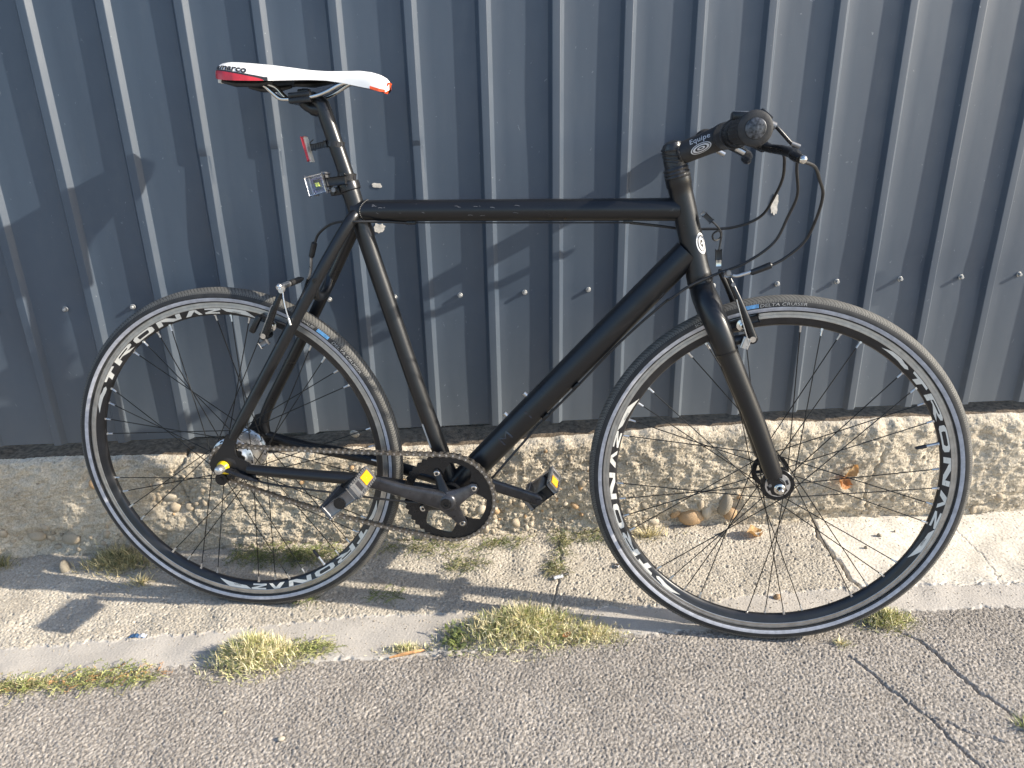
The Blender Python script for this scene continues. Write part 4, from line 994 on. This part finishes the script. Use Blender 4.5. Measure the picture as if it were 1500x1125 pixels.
for s in (1, -1): tube(bm, LP([(.075, .7065, s*.050), (.10, .7020, s*.050), (.135, .7015, s*.046), (.160, .7045, s*.040)]), [.003, .0055, .0055, .003], 8)
tube(bm, LP([(.17, .7075, -.035), (.21, .706, -.026), (.25, .709, -.02)]), [.004, .006, .003], 8); part('saddle_shell', bm, 'black', sd_o)
bm = bmesh.new(); box(bm, L(.068, .7090, .035), (1, 0, 0), (0, 1, 0), (0, 0, 1), (.0055, .006, .0045), .001); part('saddle_clip', bm, 'decal', sd_o)
me = textmesh('amarco', .0190, .1, offset=.0006, spacing=1.0)
for v in me.vertices:
    u = .0700+v.co.x*1.0; v.co = sad(u, tred(u)+.030+v.co.y*8.0, .0009)
link('saddle_print', me, sd_o, 'print')
# ------------------------------------------------------------------ V-brakes
def vbrake(name, arm_top, arm_mid, arm_low, pad, boss, s, nm):
    bm = bmesh.new(); P_ = smoothpath(LP([arm_top, arm_mid, arm_low]), 5)
    tube(bm, P_, [.0042, .0046, .0050, .0052, .0056, .0060, .0064, .0068, .0072, .0074, .0078], 12, flat=.8)
    a = L(*boss); cyl(bm, a-V((0, -s*.010, 0)), a+V((0, -s*.012, 0)), .0088, 18)
    br = part(nm, bm, 'gloss')
    bm = bmesh.new(); cyl(bm, a+V((0, -s*.012, 0)), a+V((0, -s*.0155, 0)), .0052, 14); part('pivot_bolt', bm, 'chrome', br)
    bm = bmesh.new(); pc = L(*pad[:3]); du = V((math.cos(math.radians(pad[3])), 0, math.sin(math.radians(pad[3])))); tt = nz.cross(du)
    box(bm, pc, du, nz, tt, (.031, .0045, .0056), .0025); part('brake_pad', bm, 'black', br)
    bm = bmesh.new(); q = pc+V((0, -s*.004, 0)); lathe(bm, q, (0, -s, 0), [(0, .004), (.012, .004), (.012, .0078), (.016, .0082), (.019, .0070), (.019, .0105), (.0215, .0105), (.0225, .0060), (.029, .0058), (.030, .0035), (.0285, .0001)], 20); part('pad_bolt', bm, 'chrome', br)
    return br
f1 = vbrake('f', (.9405, .3810, .052), (.9625, .3367, .057), (.9890, .2765, .056), (.9720, .2970, .0165, 16), (.9870, .2770, .048), 1, 'front_brake_arm')
f2 = vbrake('f', (.9405, .3760, -.050), (.9625, .3367, -.057), (.9890, .2765, -.056), (.9720, .2970, -.0165, 16), (.9870, .2770, -.048), -1, 'front_brake_arm')
r1 = vbrake('r', (.1480, .3480, .052), (.1320, .3150, .056), (.1080, .2640, .056), (.1150, .2790, .0165, -22), (.1080, .2640, .048), 1, 'rear_brake_arm')
r2 = vbrake('r', (.1600, .3540, -.045), (.1440, .3220, -.055), (.1080, .2640, -.056), (.1150, .2790, -.0165, -22), (.1080, .2640, -.048), -1, 'rear_brake_arm')
bm = bmesh.new(); box(bm, L(.1080, .2500, .0610), (.85, 0, .5), nz, (-.5, 0, .85), (.008, .003, .0045), .002)
tube(bm, smoothpath(LP([(.1015, .262, .063), (.1180, .295, .064), (.128, .318, .062), (.132, .322, .060)]), 4), .0010, 6); part('brake_spring', bm, 'dull', r1)
bm = bmesh.new(); tube(bm, smoothpath(LP([(.9820, .2670, .064), (.9700, .300, .064), (.955, .345, .062)]), 4), .0010, 6); box(bm, L(.9760, .2700, .0600), (.3, 0, 1), nz, (1, 0, -.3), (.0075, .003, .0045), .002); part('brake_spring', bm, 'alu', f1)
bm = bmesh.new(); box(bm, L(.9390, .3835, .050), (1, 0, -.3), nz, (.3, 0, 1), (.0065, .004, .0035), .002); cyl(bm, L(.9400, .3890, .050), L(.9400, .3890, .057), .004, 12); cyl(bm, L(.9480, .3700, .055), L(.9480, .3700, .062), .0035, 12); part('noodle_holder', bm, 'dull', f1)
# noodles, boots, inner wires
bm = bmesh.new(); tube(bm, smoothpath(LP([(.9400, .3850, .048), (.9532, .3830, .050), (.9640, .3865, .052), (.9780, .3915, .054)]), 5), .0030, 12); part('brake_noodle', bm, 'alu', label='silver bent noodle at the front brake')
bm = bmesh.new(); tube(bm, LP([(.9749, .3885, .053), (.9775, .3895, .053), (1.0075, .4020, .053), (1.0091, .4021, .053)]), [.0030, .0052, .0056, .0040], 14); part('noodle_boot', bm, 'black')
bm = bmesh.new(); tube(bm, smoothpath(LP([(.9400, .3835, .048), (.9360, .3815, .0), (.9405, .3760, -.050)]), 5), [.0011]*11, 8)
tube(bm, LP([(.9385, .3830, .030), (.9365, .3820, -.020)]), [.0048, .0040], 12); part('front_link_wire', bm, 'black')
bm = bmesh.new(); tube(bm, smoothpath(LP([(.1600, .3560, -.045), (.1640, .3610, -.042), (.1700, .3760, -.038), (.1740, .3900, -.032), (.1773, .4010, -.028)]), 5), .0030, 12); part('brake_noodle', bm, 'alu', label='silver bent noodle at the rear brake')
bm = bmesh.new(); tube(bm, LP([(.1765, .3985, -.028), (.1772, .4010, -.028), (.1868, .4262, -.024), (.1879, .4272, -.024)]), [.0030, .0054, .0056, .0035], 14); part('noodle_boot', bm, 'black')
bm = bmesh.new(); tube(bm, LP([(.1380, .3520, .045), (.1460, .3545, .016), (.1475, .3550, .012)]), [.0050, .0058, .0040], 14); tube(bm, LP([(.150, .3500, .052), (.1450, .3515, .05)]), .0068, 14); part('barrel', bm, 'alu', r1)
bm = bmesh.new(); tube(bm, LP([(.1475, .3550, .012), (.1530, .3575, -.018), (.1550, .358, -.03)]), [.0060, .0060, .0030], 14); part('link_boot', bm, 'black')
bm = bmesh.new(); tube(bm, smoothpath(LP([(.1500, .3545, .052), (.1535, .3350, .060), (.1580, .3140, .064), (.1640, .2920, .066)]), 6), .0011, 8); cyl(bm, L(.1620, .2990, .0655), L(.1650, .2870, .0665), .0024, 10); part('cable_tail', bm, 'alu')
bm = bmesh.new(); bmesh.ops.create_uvsphere(bm, u_segments=14, v_segments=8, radius=.0052, matrix=Matrix.Translation(L(.1440, .3555, .052))); cyl(bm, L(.150, .349, .052), L(.150, .349, .062), .0046, 14); part('anchor_bolt', bm, 'alu', r1)
# cables
def cable(pts, r=.0024, name='cable', mt='black', sub=8):
    bm = bmesh.new(); tube(bm, smoothpath(LP(pts), sub), r, 10); return part(name, bm, mt)
cable([(.985, .588, .106), (1.0005, .578, .105), (1.0057, .5639, .095), (1.0115, .5420, .065), (1.0078, .5160, .04), (.9957, .4779, -.005), (.9546, .4581, -.022), (.9024, .4544, -.026), (.8672, .4550, -.024), (.82, .461, -.018), (.775, .4668, -.002)], name='rear_brake_cable')
cable([(.3833, .4660, .002), (.33, .4690, .012), (.285, .470, .030), (.2501, .4680, .012), (.2228, .4600, -.006), (.1973, .4430, -.020), (.1879, .4262, -.024)], name='rear_brake_cable')
cable([(.775, .4668, -.002), (.38, .4660, .0)], .0012, 'inner_wire')
cable([(1.0100, .597, .100), (1.0219, .5800, .100), (1.0260, .5536, .092), (1.0355, .5163, .070), (1.0271, .4808, .055), (1.0112, .4378, .042), (.9695, .4033, .034), (.9235, .3832, .030), (.8790, .3625, .034), (.8480, .3400, .034), (.8400, .3330, .026), (.8000, .2930, .016), (.7500, .2400, .010), (.6870, .1675, .008), (.6220, .0960, .008), (.575, .0400, .014), (.5350, -.0080, .022), (.500, -.050, .022)], .0024, 'gear_cable')
cable([(1.0040, .568, .200), (1.0336, .5600, .165), (1.0520, .5400, .130), (1.0667, .5173, .100), (1.0665, .4828, .080), (1.0560, .4429, .062), (1.0300, .4150, .054), (1.0091, .4021, .053)], .0025, 'front_brake_cable')
cable([(.0679, -.0258, .0665), (.10, -.0330, .066), (.2112, -.0432, .066), (.3000, -.0540, .060), (.3734, -.0635, .050), (.4268, -.0692, .035), (.46, -.078, .015)], .0021, 'gear_cable')
# lights strapped to the seat post
pd = V((-.0655, 0, .2176)).normalized()
def on_post(v): t = (v-.44)/(.6576-.44); return V((.300+(.2345-.300)*t, 0, v))
def strap(nm, c, tiltv, r, h, mt, parent, holes):
    bm = bmesh.new(); lathe(bm, c, tiltv, [(-h, r-.0015), (-h, r), (h, r), (h, r-.0015)], 32, closed=True); part(nm, bm, mt, parent)
    bm = bmesh.new(); a = V(tiltv).normalized(); e1 = nz; e2 = a.cross(e1)
    for q in holes: dd_ = e1*math.cos(q)+e2*math.sin(q); box(bm, V(c)+dd_*(r+.0002), dd_, a, a.cross(dd_), (.0003, h*.55, .0019), 0)
    part('strap_hole', bm, 'print', parent)
def attach(name, label):
    o = empty(name, label, 'bicycle light', group='strapped bicycle lights'); o.matrix_world = mw; return o
rl = attach('rear_light', 'small red clip-on tail light strapped high on the seat post')
strap('strap', on_post(.6035), V((.12, 0, 1)), .0158, .0050, 'black', rl, [-1.2, -.75, -.3, .15, .6, 1.05])
bm = bmesh.new(); box(bm, L(.2230, .6005, .010), (1, 0, .22), nz, (-.22, 0, 1), (.0150, .0016, .0050), .0012); box(bm, L(.2205, .601, .0), (1, 0, .22), nz, (-.22, 0, 1), (.0120, .007, .004), .002)
for k in range(5): box(bm, L(.2120+.0045*k, .5985+.0010*k, .0122), (0, 0, 1), nz, (1, 0, 0), (.0030, .0008, .0008), .0002)
part('light_bracket', bm, 'black', rl)
bm = bmesh.new(); box(bm, L(.2000, .5945, .0), (.22, 0, -1), nz, (1, 0, .22), (.0215, .0085, .0009), .0006); part('light_housing', bm, 'decal', rl)
bm = bmesh.new(); box(bm, L(.1970, .5955, .0), (.22, 0, -1), nz, (1, 0, .22), (.0205, .0080, .0024), .0014); part('red_lens', bm, 'red', rl)
bm = bmesh.new(); tube(bm, smoothpath(LP([(.2050, .600, .004), (.2055, .606, .006), (.2130, .6110, .008)]), 4), .0009, 6); part('release_tab', bm, 'black', rl)
fl = attach('front_light', 'square clear white bicycle light strapped low on the seat post')
strap('strap', on_post(.5480), V((.13, 0, 1)), .0168, .0060, 'black', fl, [-.4, .15, .7, 1.2])
bm = bmesh.new(); box(bm, L(.2530, .5400, .0150), (1, 0, .10), nz, (-.10, 0, 1), (.0190, .0050, .0075), .004); part('light_bracket', bm, 'black', fl)
ld = V((-.06, -1, .02)).normalized(); lx = V((ld.y, -ld.x, 0)).normalized(); lx = -lx if lx.x < 0 else lx; lz = lx.cross(ld); lz = -lz if lz.z < 0 else lz; lx = (lx+lz*.0).normalized()
rl_ = Matrix.Rotation(math.radians(13), 3, ld); lx = rl_ @ lx; lz = rl_ @ lz
c0 = L(.2190, .5340, .0180)
bm = bmesh.new(); box(bm, c0-ld*.006+lx*.005, lx, ld, lz, (.0150, .0065, .0140), .004); part('light_housing', bm, 'dull', fl)
bm = bmesh.new(); box(bm, c0+ld*.0015, lx, ld, lz, (.0150, .0010, .0145), .0008); part('reflector_plate', bm, 'badge', fl)
bm = bmesh.new(); box(bm, c0+ld*.0026, lx, ld, lz, (.0118, .0006, .0118), .0005); part('led_board', bm, 'ledboard', fl)
bm = bmesh.new(); box(bm, c0+ld*.0036, lx, ld, lz, (.0062, .0010, .0086), .0005); part('led_well', bm, 'print', fl)
bm = bmesh.new(); box(bm, c0+ld*.0052, lx, ld, lz, (.0028, .0006, .0034), .0004); part('led', bm, 'led', fl)
bm = bmesh.new(); box(bm, c0+ld*.0065, lx, ld, lz, (.0168, .0028, .0164), .0026); part('clear_lens', bm, 'glass', fl)
bm = bmesh.new(); cyl(bm, L(.2480, .5250, .010), L(.2480, .5250, .022), .0042, 12); part('strap_screw', bm, 'dull', fl)
# USB charging cord knotted round the brake cable
ub = empty('usb_cord', 'short black charging cord knotted on the brake cable in front of the head tube', 'cord'); ub.matrix_world = mw
bm = bmesh.new(); tube(bm, smoothpath(LP([(.9115, .4705, .012), (.9180, .4660, .012), (.9264, .4575, .004), (.9325, .4500, -.010), (.9330, .4420, -.016), (.9260, .4365, -.012), (.9190, .4385, -.002), (.9160, .4460, .004), (.9200, .4520, .006), (.9275, .4535, .004), (.9310, .4440, .002), (.9305, .4340, .0), (.9292, .4190, .0)]), 6), .0016, 8); part('wire', bm, 'black', ub)
bm = bmesh.new(); box(bm, L(.9055, .4760, .013), (.74, 0, -.67), nz, (.67, 0, .74), (.0085, .003, .0042), .0012); part('small_plug', bm, 'black', ub)
bm = bmesh.new(); box(bm, L(.8975, .4830, .013), (.74, 0, -.67), nz, (.67, 0, .74), (.0035, .0015, .0034), .0004); part('small_plug_tip', bm, 'dull', ub)
bm = bmesh.new(); box(bm, L(.9290, .4125, .0), (.06, 0, -1), nz, (1, 0, .06), (.0085, .0035, .0052), .0012); part('large_plug', bm, 'black', ub)
bm = bmesh.new(); box(bm, L(.9298, .3990, .0), (.06, 0, -1), nz, (1, 0, .06), (.0062, .0022, .0045), .0004); part('large_plug_tip', bm, 'chrome', ub)
# ------------------------------------------------------------------ grass, weeds and litter
def gz(x, y):
    i = min(max(int(round((x-x0)/d)), 0), nx-1); j = min(max(int(round((y-y0)/d)), 0), ny-1); return float(H[j, i])
def blade(bm, x, y, h, az, lean, w_, mi, curl=.6, z=None, seg=4):
    z = gz(x, y)-.002 if z is None else z
    dx, dy = math.cos(az), math.sin(az); tw = R.uniform(0, PI); sx, sy = math.cos(tw)*w_, math.sin(tw)*w_
    p = V((x, y, z)); an = lean; pv = None
    for k in range(seg+1):
        t = k/seg; ww = (1-t**1.6)*.9+.08
        a = bm.verts.new((p.x-sx*ww, p.y-sy*ww, p.z)); b = bm.verts.new((p.x+sx*ww, p.y+sy*ww, p.z))
        if pv: f = bm.faces.new((pv[0], pv[1], b, a)); f.material_index = mi
        pv = (a, b); st = h/seg
        p = p+V((dx*math.sin(an), dy*math.sin(an), math.cos(an)))*st; an = min(an+curl/seg, 1.75)
        if p.z < z+.0015 and k > 0: p.z = z+.0015
def tuft(label, cx, cy, rx, ry, n, h, mix, name='grass_tuft', group=None, lean=(.1, 1.3), w_=.0011, stalks=0, cat='grass', seg=4, mound=0):
    bm = bmesh.new(); ms = list(dict.fromkeys(k for k, _ in mix)); cum = []
    for k, p in mix: cum += [ms.index(k)]*p
    for _ in range(n):
        a = R.uniform(0, 2*PI); q = abs(R.gauss(0, .5)); q = min(q, 1.15); x = cx+rx*q*math.cos(a); y = cy+ry*q*math.sin(a)
        az = a+R.gauss(0, 1.6 if mound else .9); hh = h*R.uniform(.35, 1.1)*(1-.45*min(q, 1))
        if mound:
            blade(bm, x, y, hh, az, R.uniform(0, 1.5), w_*R.uniform(.5, 1.2), R.choice(cum), R.uniform(-.6, 1.6), z=gz(x, y)-.002+mound*R.random()*max(0, 1-q*q), seg=3); continue
        blade(bm, x, y, hh, az, R.uniform(*lean)*(.45+.55*min(q, 1)), w_*R.uniform(.5, 1.2), R.choice(cum), R.uniform(.2, 1.5), seg=seg)
    for _ in range(stalks):
        a = R.uniform(0, 2*PI); x = cx+rx*.7*R.random()*math.cos(a); y = cy+ry*.8*R.random()*math.sin(a)
        az = R.uniform(0, 2*PI); hh = h*R.uniform(1.0, 1.8); blade(bm, x, y, hh, az, R.uniform(.05, .5), .00055, 0, .3, seg=5)
        tip = V((x, y, gz(x, y)+hh*.85))
        for k in range(4): blade(bm, tip.x, tip.y, hh*.25, az+k*1.6, R.uniform(.3, .9), .00045, 0, .3, z=tip.z-hh*.05, seg=2)
    o = obj(name, bm, ms, None, False); return tag(o, label, cat, group)
def weeds(label, spots, n, ll, mix, name='creeping_weed', hgt=.012, cat='weed', group=None):
    """prostrate stems carrying many small leaves"""
    bm = bmesh.new(); ms = list(dict.fromkeys(k for k, _ in mix)); cum = []
    for k, p in mix: cum += [ms.index(k)]*p
    for _ in range(n):
        cx, cy, rx, ry = R.choice(spots); a = R.uniform(0, 2*PI); q = math.sqrt(R.random())
        p = V((cx+rx*q*math.cos(a), cy+ry*q*math.sin(a), 0)); az = R.uniform(0, 2*PI); z = R.uniform(.001, hgt)
        L_ = R.uniform(.012, .04); m_ = int(L_/.0035); mi = R.choice(cum)
        pts = []
        for k in range(m_):
            az += R.gauss(0, .25); p = p+V((math.cos(az), math.sin(az), 0))*.0035; p.z = min(gz(p.x, min(p.y, -.045))+z*math.sin(PI*(k+1)/(m_+1))+.001, .06); p.y = min(p.y, -.045); pts.append(p.copy())
            s = ll*R.uniform(.5, 1.3); la = az+R.choice((-1, 1))*R.uniform(.5, 1.4); up = R.uniform(-.1, .8)
            u = V((math.cos(la)*math.cos(up), math.sin(la)*math.cos(up), math.sin(up))); sd_ = V((-math.sin(la), math.cos(la), R.uniform(-.5, .5))).normalized()
            q0 = bm.verts.new(p); q1 = bm.verts.new(p+u*s*.5+sd_*s*.24); q2 = bm.verts.new(p+u*s); q3 = bm.verts.new(p+u*s*.5-sd_*s*.24)
            f = bm.faces.new((q0, q1, q2, q3)); f.material_index = mi if R.random() < .8 else R.choice(cum)
        if len(pts) > 2:
            for a_, b_ in zip(pts[:-1], pts[1:]):
                s_2 = V((0, 0, .0006)); f = bm.faces.new([bm.verts.new(q) for q in (a_-s_2, b_-s_2, b_+s_2, a_+s_2)]); f.material_index = mi
    o = obj(name, bm, ms, None, False); return tag(o, label, cat, group)
DRY = [('straw', 4), ('straw_b', 5), ('green_b', 3), ('green', 1)]
MIXD = [('straw', 3), ('straw_b', 5), ('green_b', 4), ('green', 2)]
tuft('largest bushy half dry grass tuft at the asphalt edge, between the two wheels', .075, -.402, .155, .066, 6600, .033, MIXD, stalks=60, mound=.046)
tuft('low fringe of dry grass trailing right of the largest tuft', .210, -.425, .095, .034, 1500, .022, DRY, stalks=14, mound=.016)
tuft('sparse flat grass left of the largest tuft beside the wood sliver', -.155, -.432, .065, .018, 420, .018, MIXD, mound=.012)
tuft('round pale grass tuft in front of the rear wheel', -.450, -.430, .098, .056, 4800, .031, [('straw', 2), ('straw_b', 5), ('green_b', 4), ('green', 1)], stalks=22, mound=.042)
tuft('small bushy grass tuft just right of the front tyre contact', .822, -.432, .072, .038, 1900, .022, [('straw', 2), ('straw_b', 2), ('green_b', 4), ('green', 2)], mound=.020)
tuft('tiny yellowish grass sprig on the asphalt in front of the front wheel', .702, -.488, .018, .016, 80, .026, DRY)
tuft('olive dry grass clump at the plinth foot left of the rear wheel', -.835, -.100, .105, .036, 1500, .040, [('weed_b', 4), ('straw', 3), ('weed', 1)], stalks=12, mound=.035)
tuft('thin dry grass below the olive clump on the apron', -.770, -.165, .040, .022, 110, .035, [('straw', 3), ('weed_b', 2)])
tuft('green and straw grass tuft at the far left foot of the plinth', -1.125, -.075, .045, .022, 220, .045, [('weed_b', 3), ('straw', 2), ('weed', 1)])
tuft('sparse straw grass at the plinth foot behind the front wheel', .405, -.095, .085, .026, 220, .042, [('straw', 4), ('weed_b', 2), ('straw_b', 2)])
tuft('fresh green blades in the crack at the right edge', .925, -.715, .026, .022, 130, .040, [('green', 3), ('green_b', 3), ('straw_b', 2)])
tuft('wispy dead stalks above the largest tuft', .09, -.345, .07, .012, 60, .075, [('soil', 2), ('weed_b', 2), ('straw', 1)], lean=(.05, .7), w_=.0006)
weeds('low green and reddish weed mat along the asphalt edge at far left', [(-.69, -.460, .075, .022), (-.80, -.465, .08, .018), (-.93, -.470, .08, .016)], 420, .0042, [('green', 3), ('green_b', 3), ('weed_b', 2), ('leaf', 1)], hgt=.016)
tuft('dry grass mixed in the weed mat at far left', -.86, -.466, .16, .022, 560, .024, DRY)
weeds('leafy weed trailing right of the round pale tuft', [(-.335, -.418, .045, .016)], 130, .0040, [('green', 2), ('green_b', 2), ('weed_b', 2)], hgt=.014)
weeds('dark green weed mat along the plinth seen through the rear wheel', [(-.50, -.100, .10, .028), (-.38, -.108, .09, .028)], 520, .0042, [('weed', 4), ('green', 2), ('weed_b', 1)], hgt=.022)
weeds('creeping weeds on the apron below the chainring', [(-.16, -.092, .08, .02), (-.06, -.105, .10, .03), (-.03, -.17, .05, .02), (.06, -.09, .06, .015)], 330, .0038, [('weed', 3), ('green', 1), ('weed_b', 3)], hgt=.014)
weeds('grey green weeds in the joint beside the front tyre', [(.235, -.092, .07, .016), (.30, -.098, .04, .014), (.195, -.12, .008, .05), (.17, -.20, .008, .03)], 320, .0036, [('weed', 3), ('weed_b', 3)], hgt=.020)
weeds('tiny flat weed spot under the lowest point of the rear tyre', [(-.38, -.262, .03, .006)], 22, .0035, [('green', 2), ('weed', 2)], hgt=.008)
weeds('tiny weed spot on the apron right of the rear tyre', [(-.222, -.258, .022, .008), (-.190, -.260, .012, .006)], 44, .0035, [('green', 2), ('weed', 2)], hgt=.008)
weeds('broad leaved dark green weed left in the largest tuft', [(-.055, -.425, .018, .02)], 34, .011, [('weed', 3), ('green', 1)], hgt=.035)
# litter caught between the blades
def drop(name, label, cat, bm, mt, loc, rot=(0, 0, 0), smooth=True):
    o = obj(name, bm, mt, None, smooth); o.location = loc; o.rotation_euler = rot; return tag(o, label, cat)
def leafbm(l, w_, curl, seed):
    r = random.Random(seed); bm = bmesh.new(); n = 9; top = []
    for i in range(n):
        t = i/(n-1); hw = w_*math.sin(PI*min(1, t*.92+.05))**.8*r.uniform(.75, 1.15); x = (t-.5)*l; row = []
        for j in range(5):
            s = (j-2)/2; row.append(bm.verts.new((x+r.uniform(-1, 1)*.0012, s*hw, curl*(s*s)*w_+.30*curl*l*math.sin(t*5+seed)*.5+r.uniform(0, .0012))))
        top.append(row)
    for a, b in zip(top[:-1], top[1:]):
        for j in range(4): bm.faces.new((a[j], a[j+1], b[j+1], b[j]))
    bmesh.ops.solidify(bm, geom=bm.faces[:], thickness=.0004); return bm
drop('dry_leaf', 'curled pale dry leaf on the ground under the front hub', 'leaf', leafbm(.050, .016, .8, 1), 'leaf_b', (.662, -.112, .016), (.5, .25, .4))
drop('dry_leaf', 'orange brown leaf stuck on the plinth face right of the front hub', 'leaf', leafbm(.046, .015, .7, 2), 'leaf', (.880, front_y(.88, .13)-.007, .130), (1.2, .6, .3))
drop('dry_leaf', 'paler crumpled leaf above the orange brown leaf on the plinth', 'leaf', leafbm(.036, .012, .9, 5), 'leaf_b', (.896, front_y(.896, .162)-.006, .162), (1.1, -.7, .5))
drop('dry_leaf', 'small ochre leaf crumb right in the largest grass tuft', 'leaf', leafbm(.020, .005, .5, 3), 'leaf', (.165, -.432, .014), (.3, .1, .5))
bm = bmesh.new(); tube(bm, [(-.035, 0, .003), (-.01, .002, .005), (.03, .006, .004), (.036, .007, .003)], [.002, .004, .0035, .001], 8, flat=.5)
drop('wood_sliver', 'long brown wood sliver at the asphalt edge left of the largest tuft', 'wood', bm, 'leaf', (-.150, -.448, gz(-.15, -.448)), (0, 0, .12))
bm = bmesh.new()
for k in range(7):
    x = (k-3)*.0048; box(bm, (x, .0008*(k % 2), .0025+.0009*((k*7) % 3)), (1, 0, .2*(-1)**k), (0, 1, 0), (-.2*(-1)**k, 0, 1), (.0028, .0052, .0009), .0004, 0 if k < 4 else 1)
drop('foil_wrapper', 'crumpled blue and silver wrapper strip on the apron edge', 'wrapper', bm, ['foil', 'blade'], (-.705, -.345, gz(-.705, -.345)+.001), (0, 0, -.08))
bm = bmesh.new(); tube(bm, [(-.018, 0, .004), (-.014, 0, .0045), (.004, 0, .0042)], [.0030, .0042, .0042], 10, mi=0); tube(bm, [(.004, 0, .0045), (.020, .002, .0045)], [.0036, .0030], 10, mi=1)
drop('plastic_scrap', 'white and black plastic scrap by the joint in the apron', 'litter', bm, ['blade', 'print'], (.180, -.228, gz(.18, -.228)), (0, 0, .35))
bm = bmesh.new(); box(bm, (0, 0, .006), (1, 0, .5), (0, 1, 0), (-.5, 0, 1), (.008, .004, .0015), .0005, 0); box(bm, (.002, -.003, .006), (1, 0, .5), (0, 1, 0), (-.5, 0, 1), (.008, .0015, .0018), .0005, 1); box(bm, (-.008, 0, .004), (1, 0, .1), (0, 1, 0), (0, 0, 1), (.005, .005, .003), .001, 2)
drop('paper_scrap', 'tiny blue and white scrap beside the front tyre', 'litter', bm, ['blade', 'foil', 'soil'], (.318, -.195, gz(.318, -.195)), (0, 0, .9))
def loose(x, y, r, mt, label, flat=.6):
    o = place_pebble(x, y, gz(x, y)+r*.35, r, mt, None, 'stone'); o.scale = (r, r*.75, r*flat); return tag(o, label, 'stone')
loose(.632, -.338, .0095, 'stone_c', 'brown oval pebble on the smooth strip inside the front wheel')
loose(.963, -.141, .0075, 'stone_d', 'dark chip on the pale patch, larger one right of the spokes')
loose(.9095, -.181, .0055, 'stone_d', 'dark chip on the pale patch, smaller one nearer the crack')
loose(-.353, -.634, .0070, 'stone_b', 'pale chip on the open asphalt below the round grass tuft')
loose(-.470, -.565, .0050, 'stone_b', 'tiny pale chip on the asphalt under the round tuft, left one')
loose(.592, -.108, .0100, 'stone_d', 'grey stone at the plinth foot left of the pale dry leaf')
loose(1.01, -.125, .0040, 'stone_d', 'smallest dark crumb on the pale patch')
# loose rubble at the left foot of the plinth and on its ledge
for x, y, z, r, mt, lb in ((-.283, -.008, .280, .012, 'stone_b', 'white round stone on the plinth ledge behind the chain'), (-.223, -.012, .278, .010, 'stone', 'knobbly tan stone on the ledge right of the white one'),
                           (-.965, -.100, .012, .020, 'stone_d', 'angular grey lump at the far left plinth foot'), (-.915, -.098, .008, .010, 'stone', 'small tan lump beside the angular grey one')):
    o = place_pebble(x, y, z, r, mt, None, 'stone'); o.scale.z *= .6; tag(o, lb, 'stone')
# sand and grit scattered on the pavement, too many to count
GRM = []
bm = bmesh.new()
for k in range(5200):
    t = R.random(); x = R.uniform(-1.25, 1.5)
    y = R.choice((R.gauss(-.345, .02), R.gauss(-.44, .025), R.uniform(-.33, -.06), R.gauss(-.075, .02))); y = min(y, -.045)
    r = R.uniform(.0005, .0019)*(1.3 if R.random() < .07 else 1); z = gz(x, y)+r*.3
    vs = [bm.verts.new((x+r*R.uniform(.6, 1.2)*cx_, y+r*R.uniform(.6, 1.2)*cy_, z+r*R.uniform(.5, 1)*cz_)) for cx_, cy_, cz_ in ((1, 0, 0), (0, 1, 0), (-1, 0, 0), (0, -1, 0), (0, 0, 1))]
    mi = R.choice((0, 0, 1, 2))
    for q in range(4): f = bm.faces.new((vs[q], vs[(q+1) % 4], vs[4])); f.material_index = mi
tag(obj('grit', bm, ['stone', 'stone_b', 'stone_d'], None, False), 'fine sand and grit scattered over the pavement', None, kind='stuff')
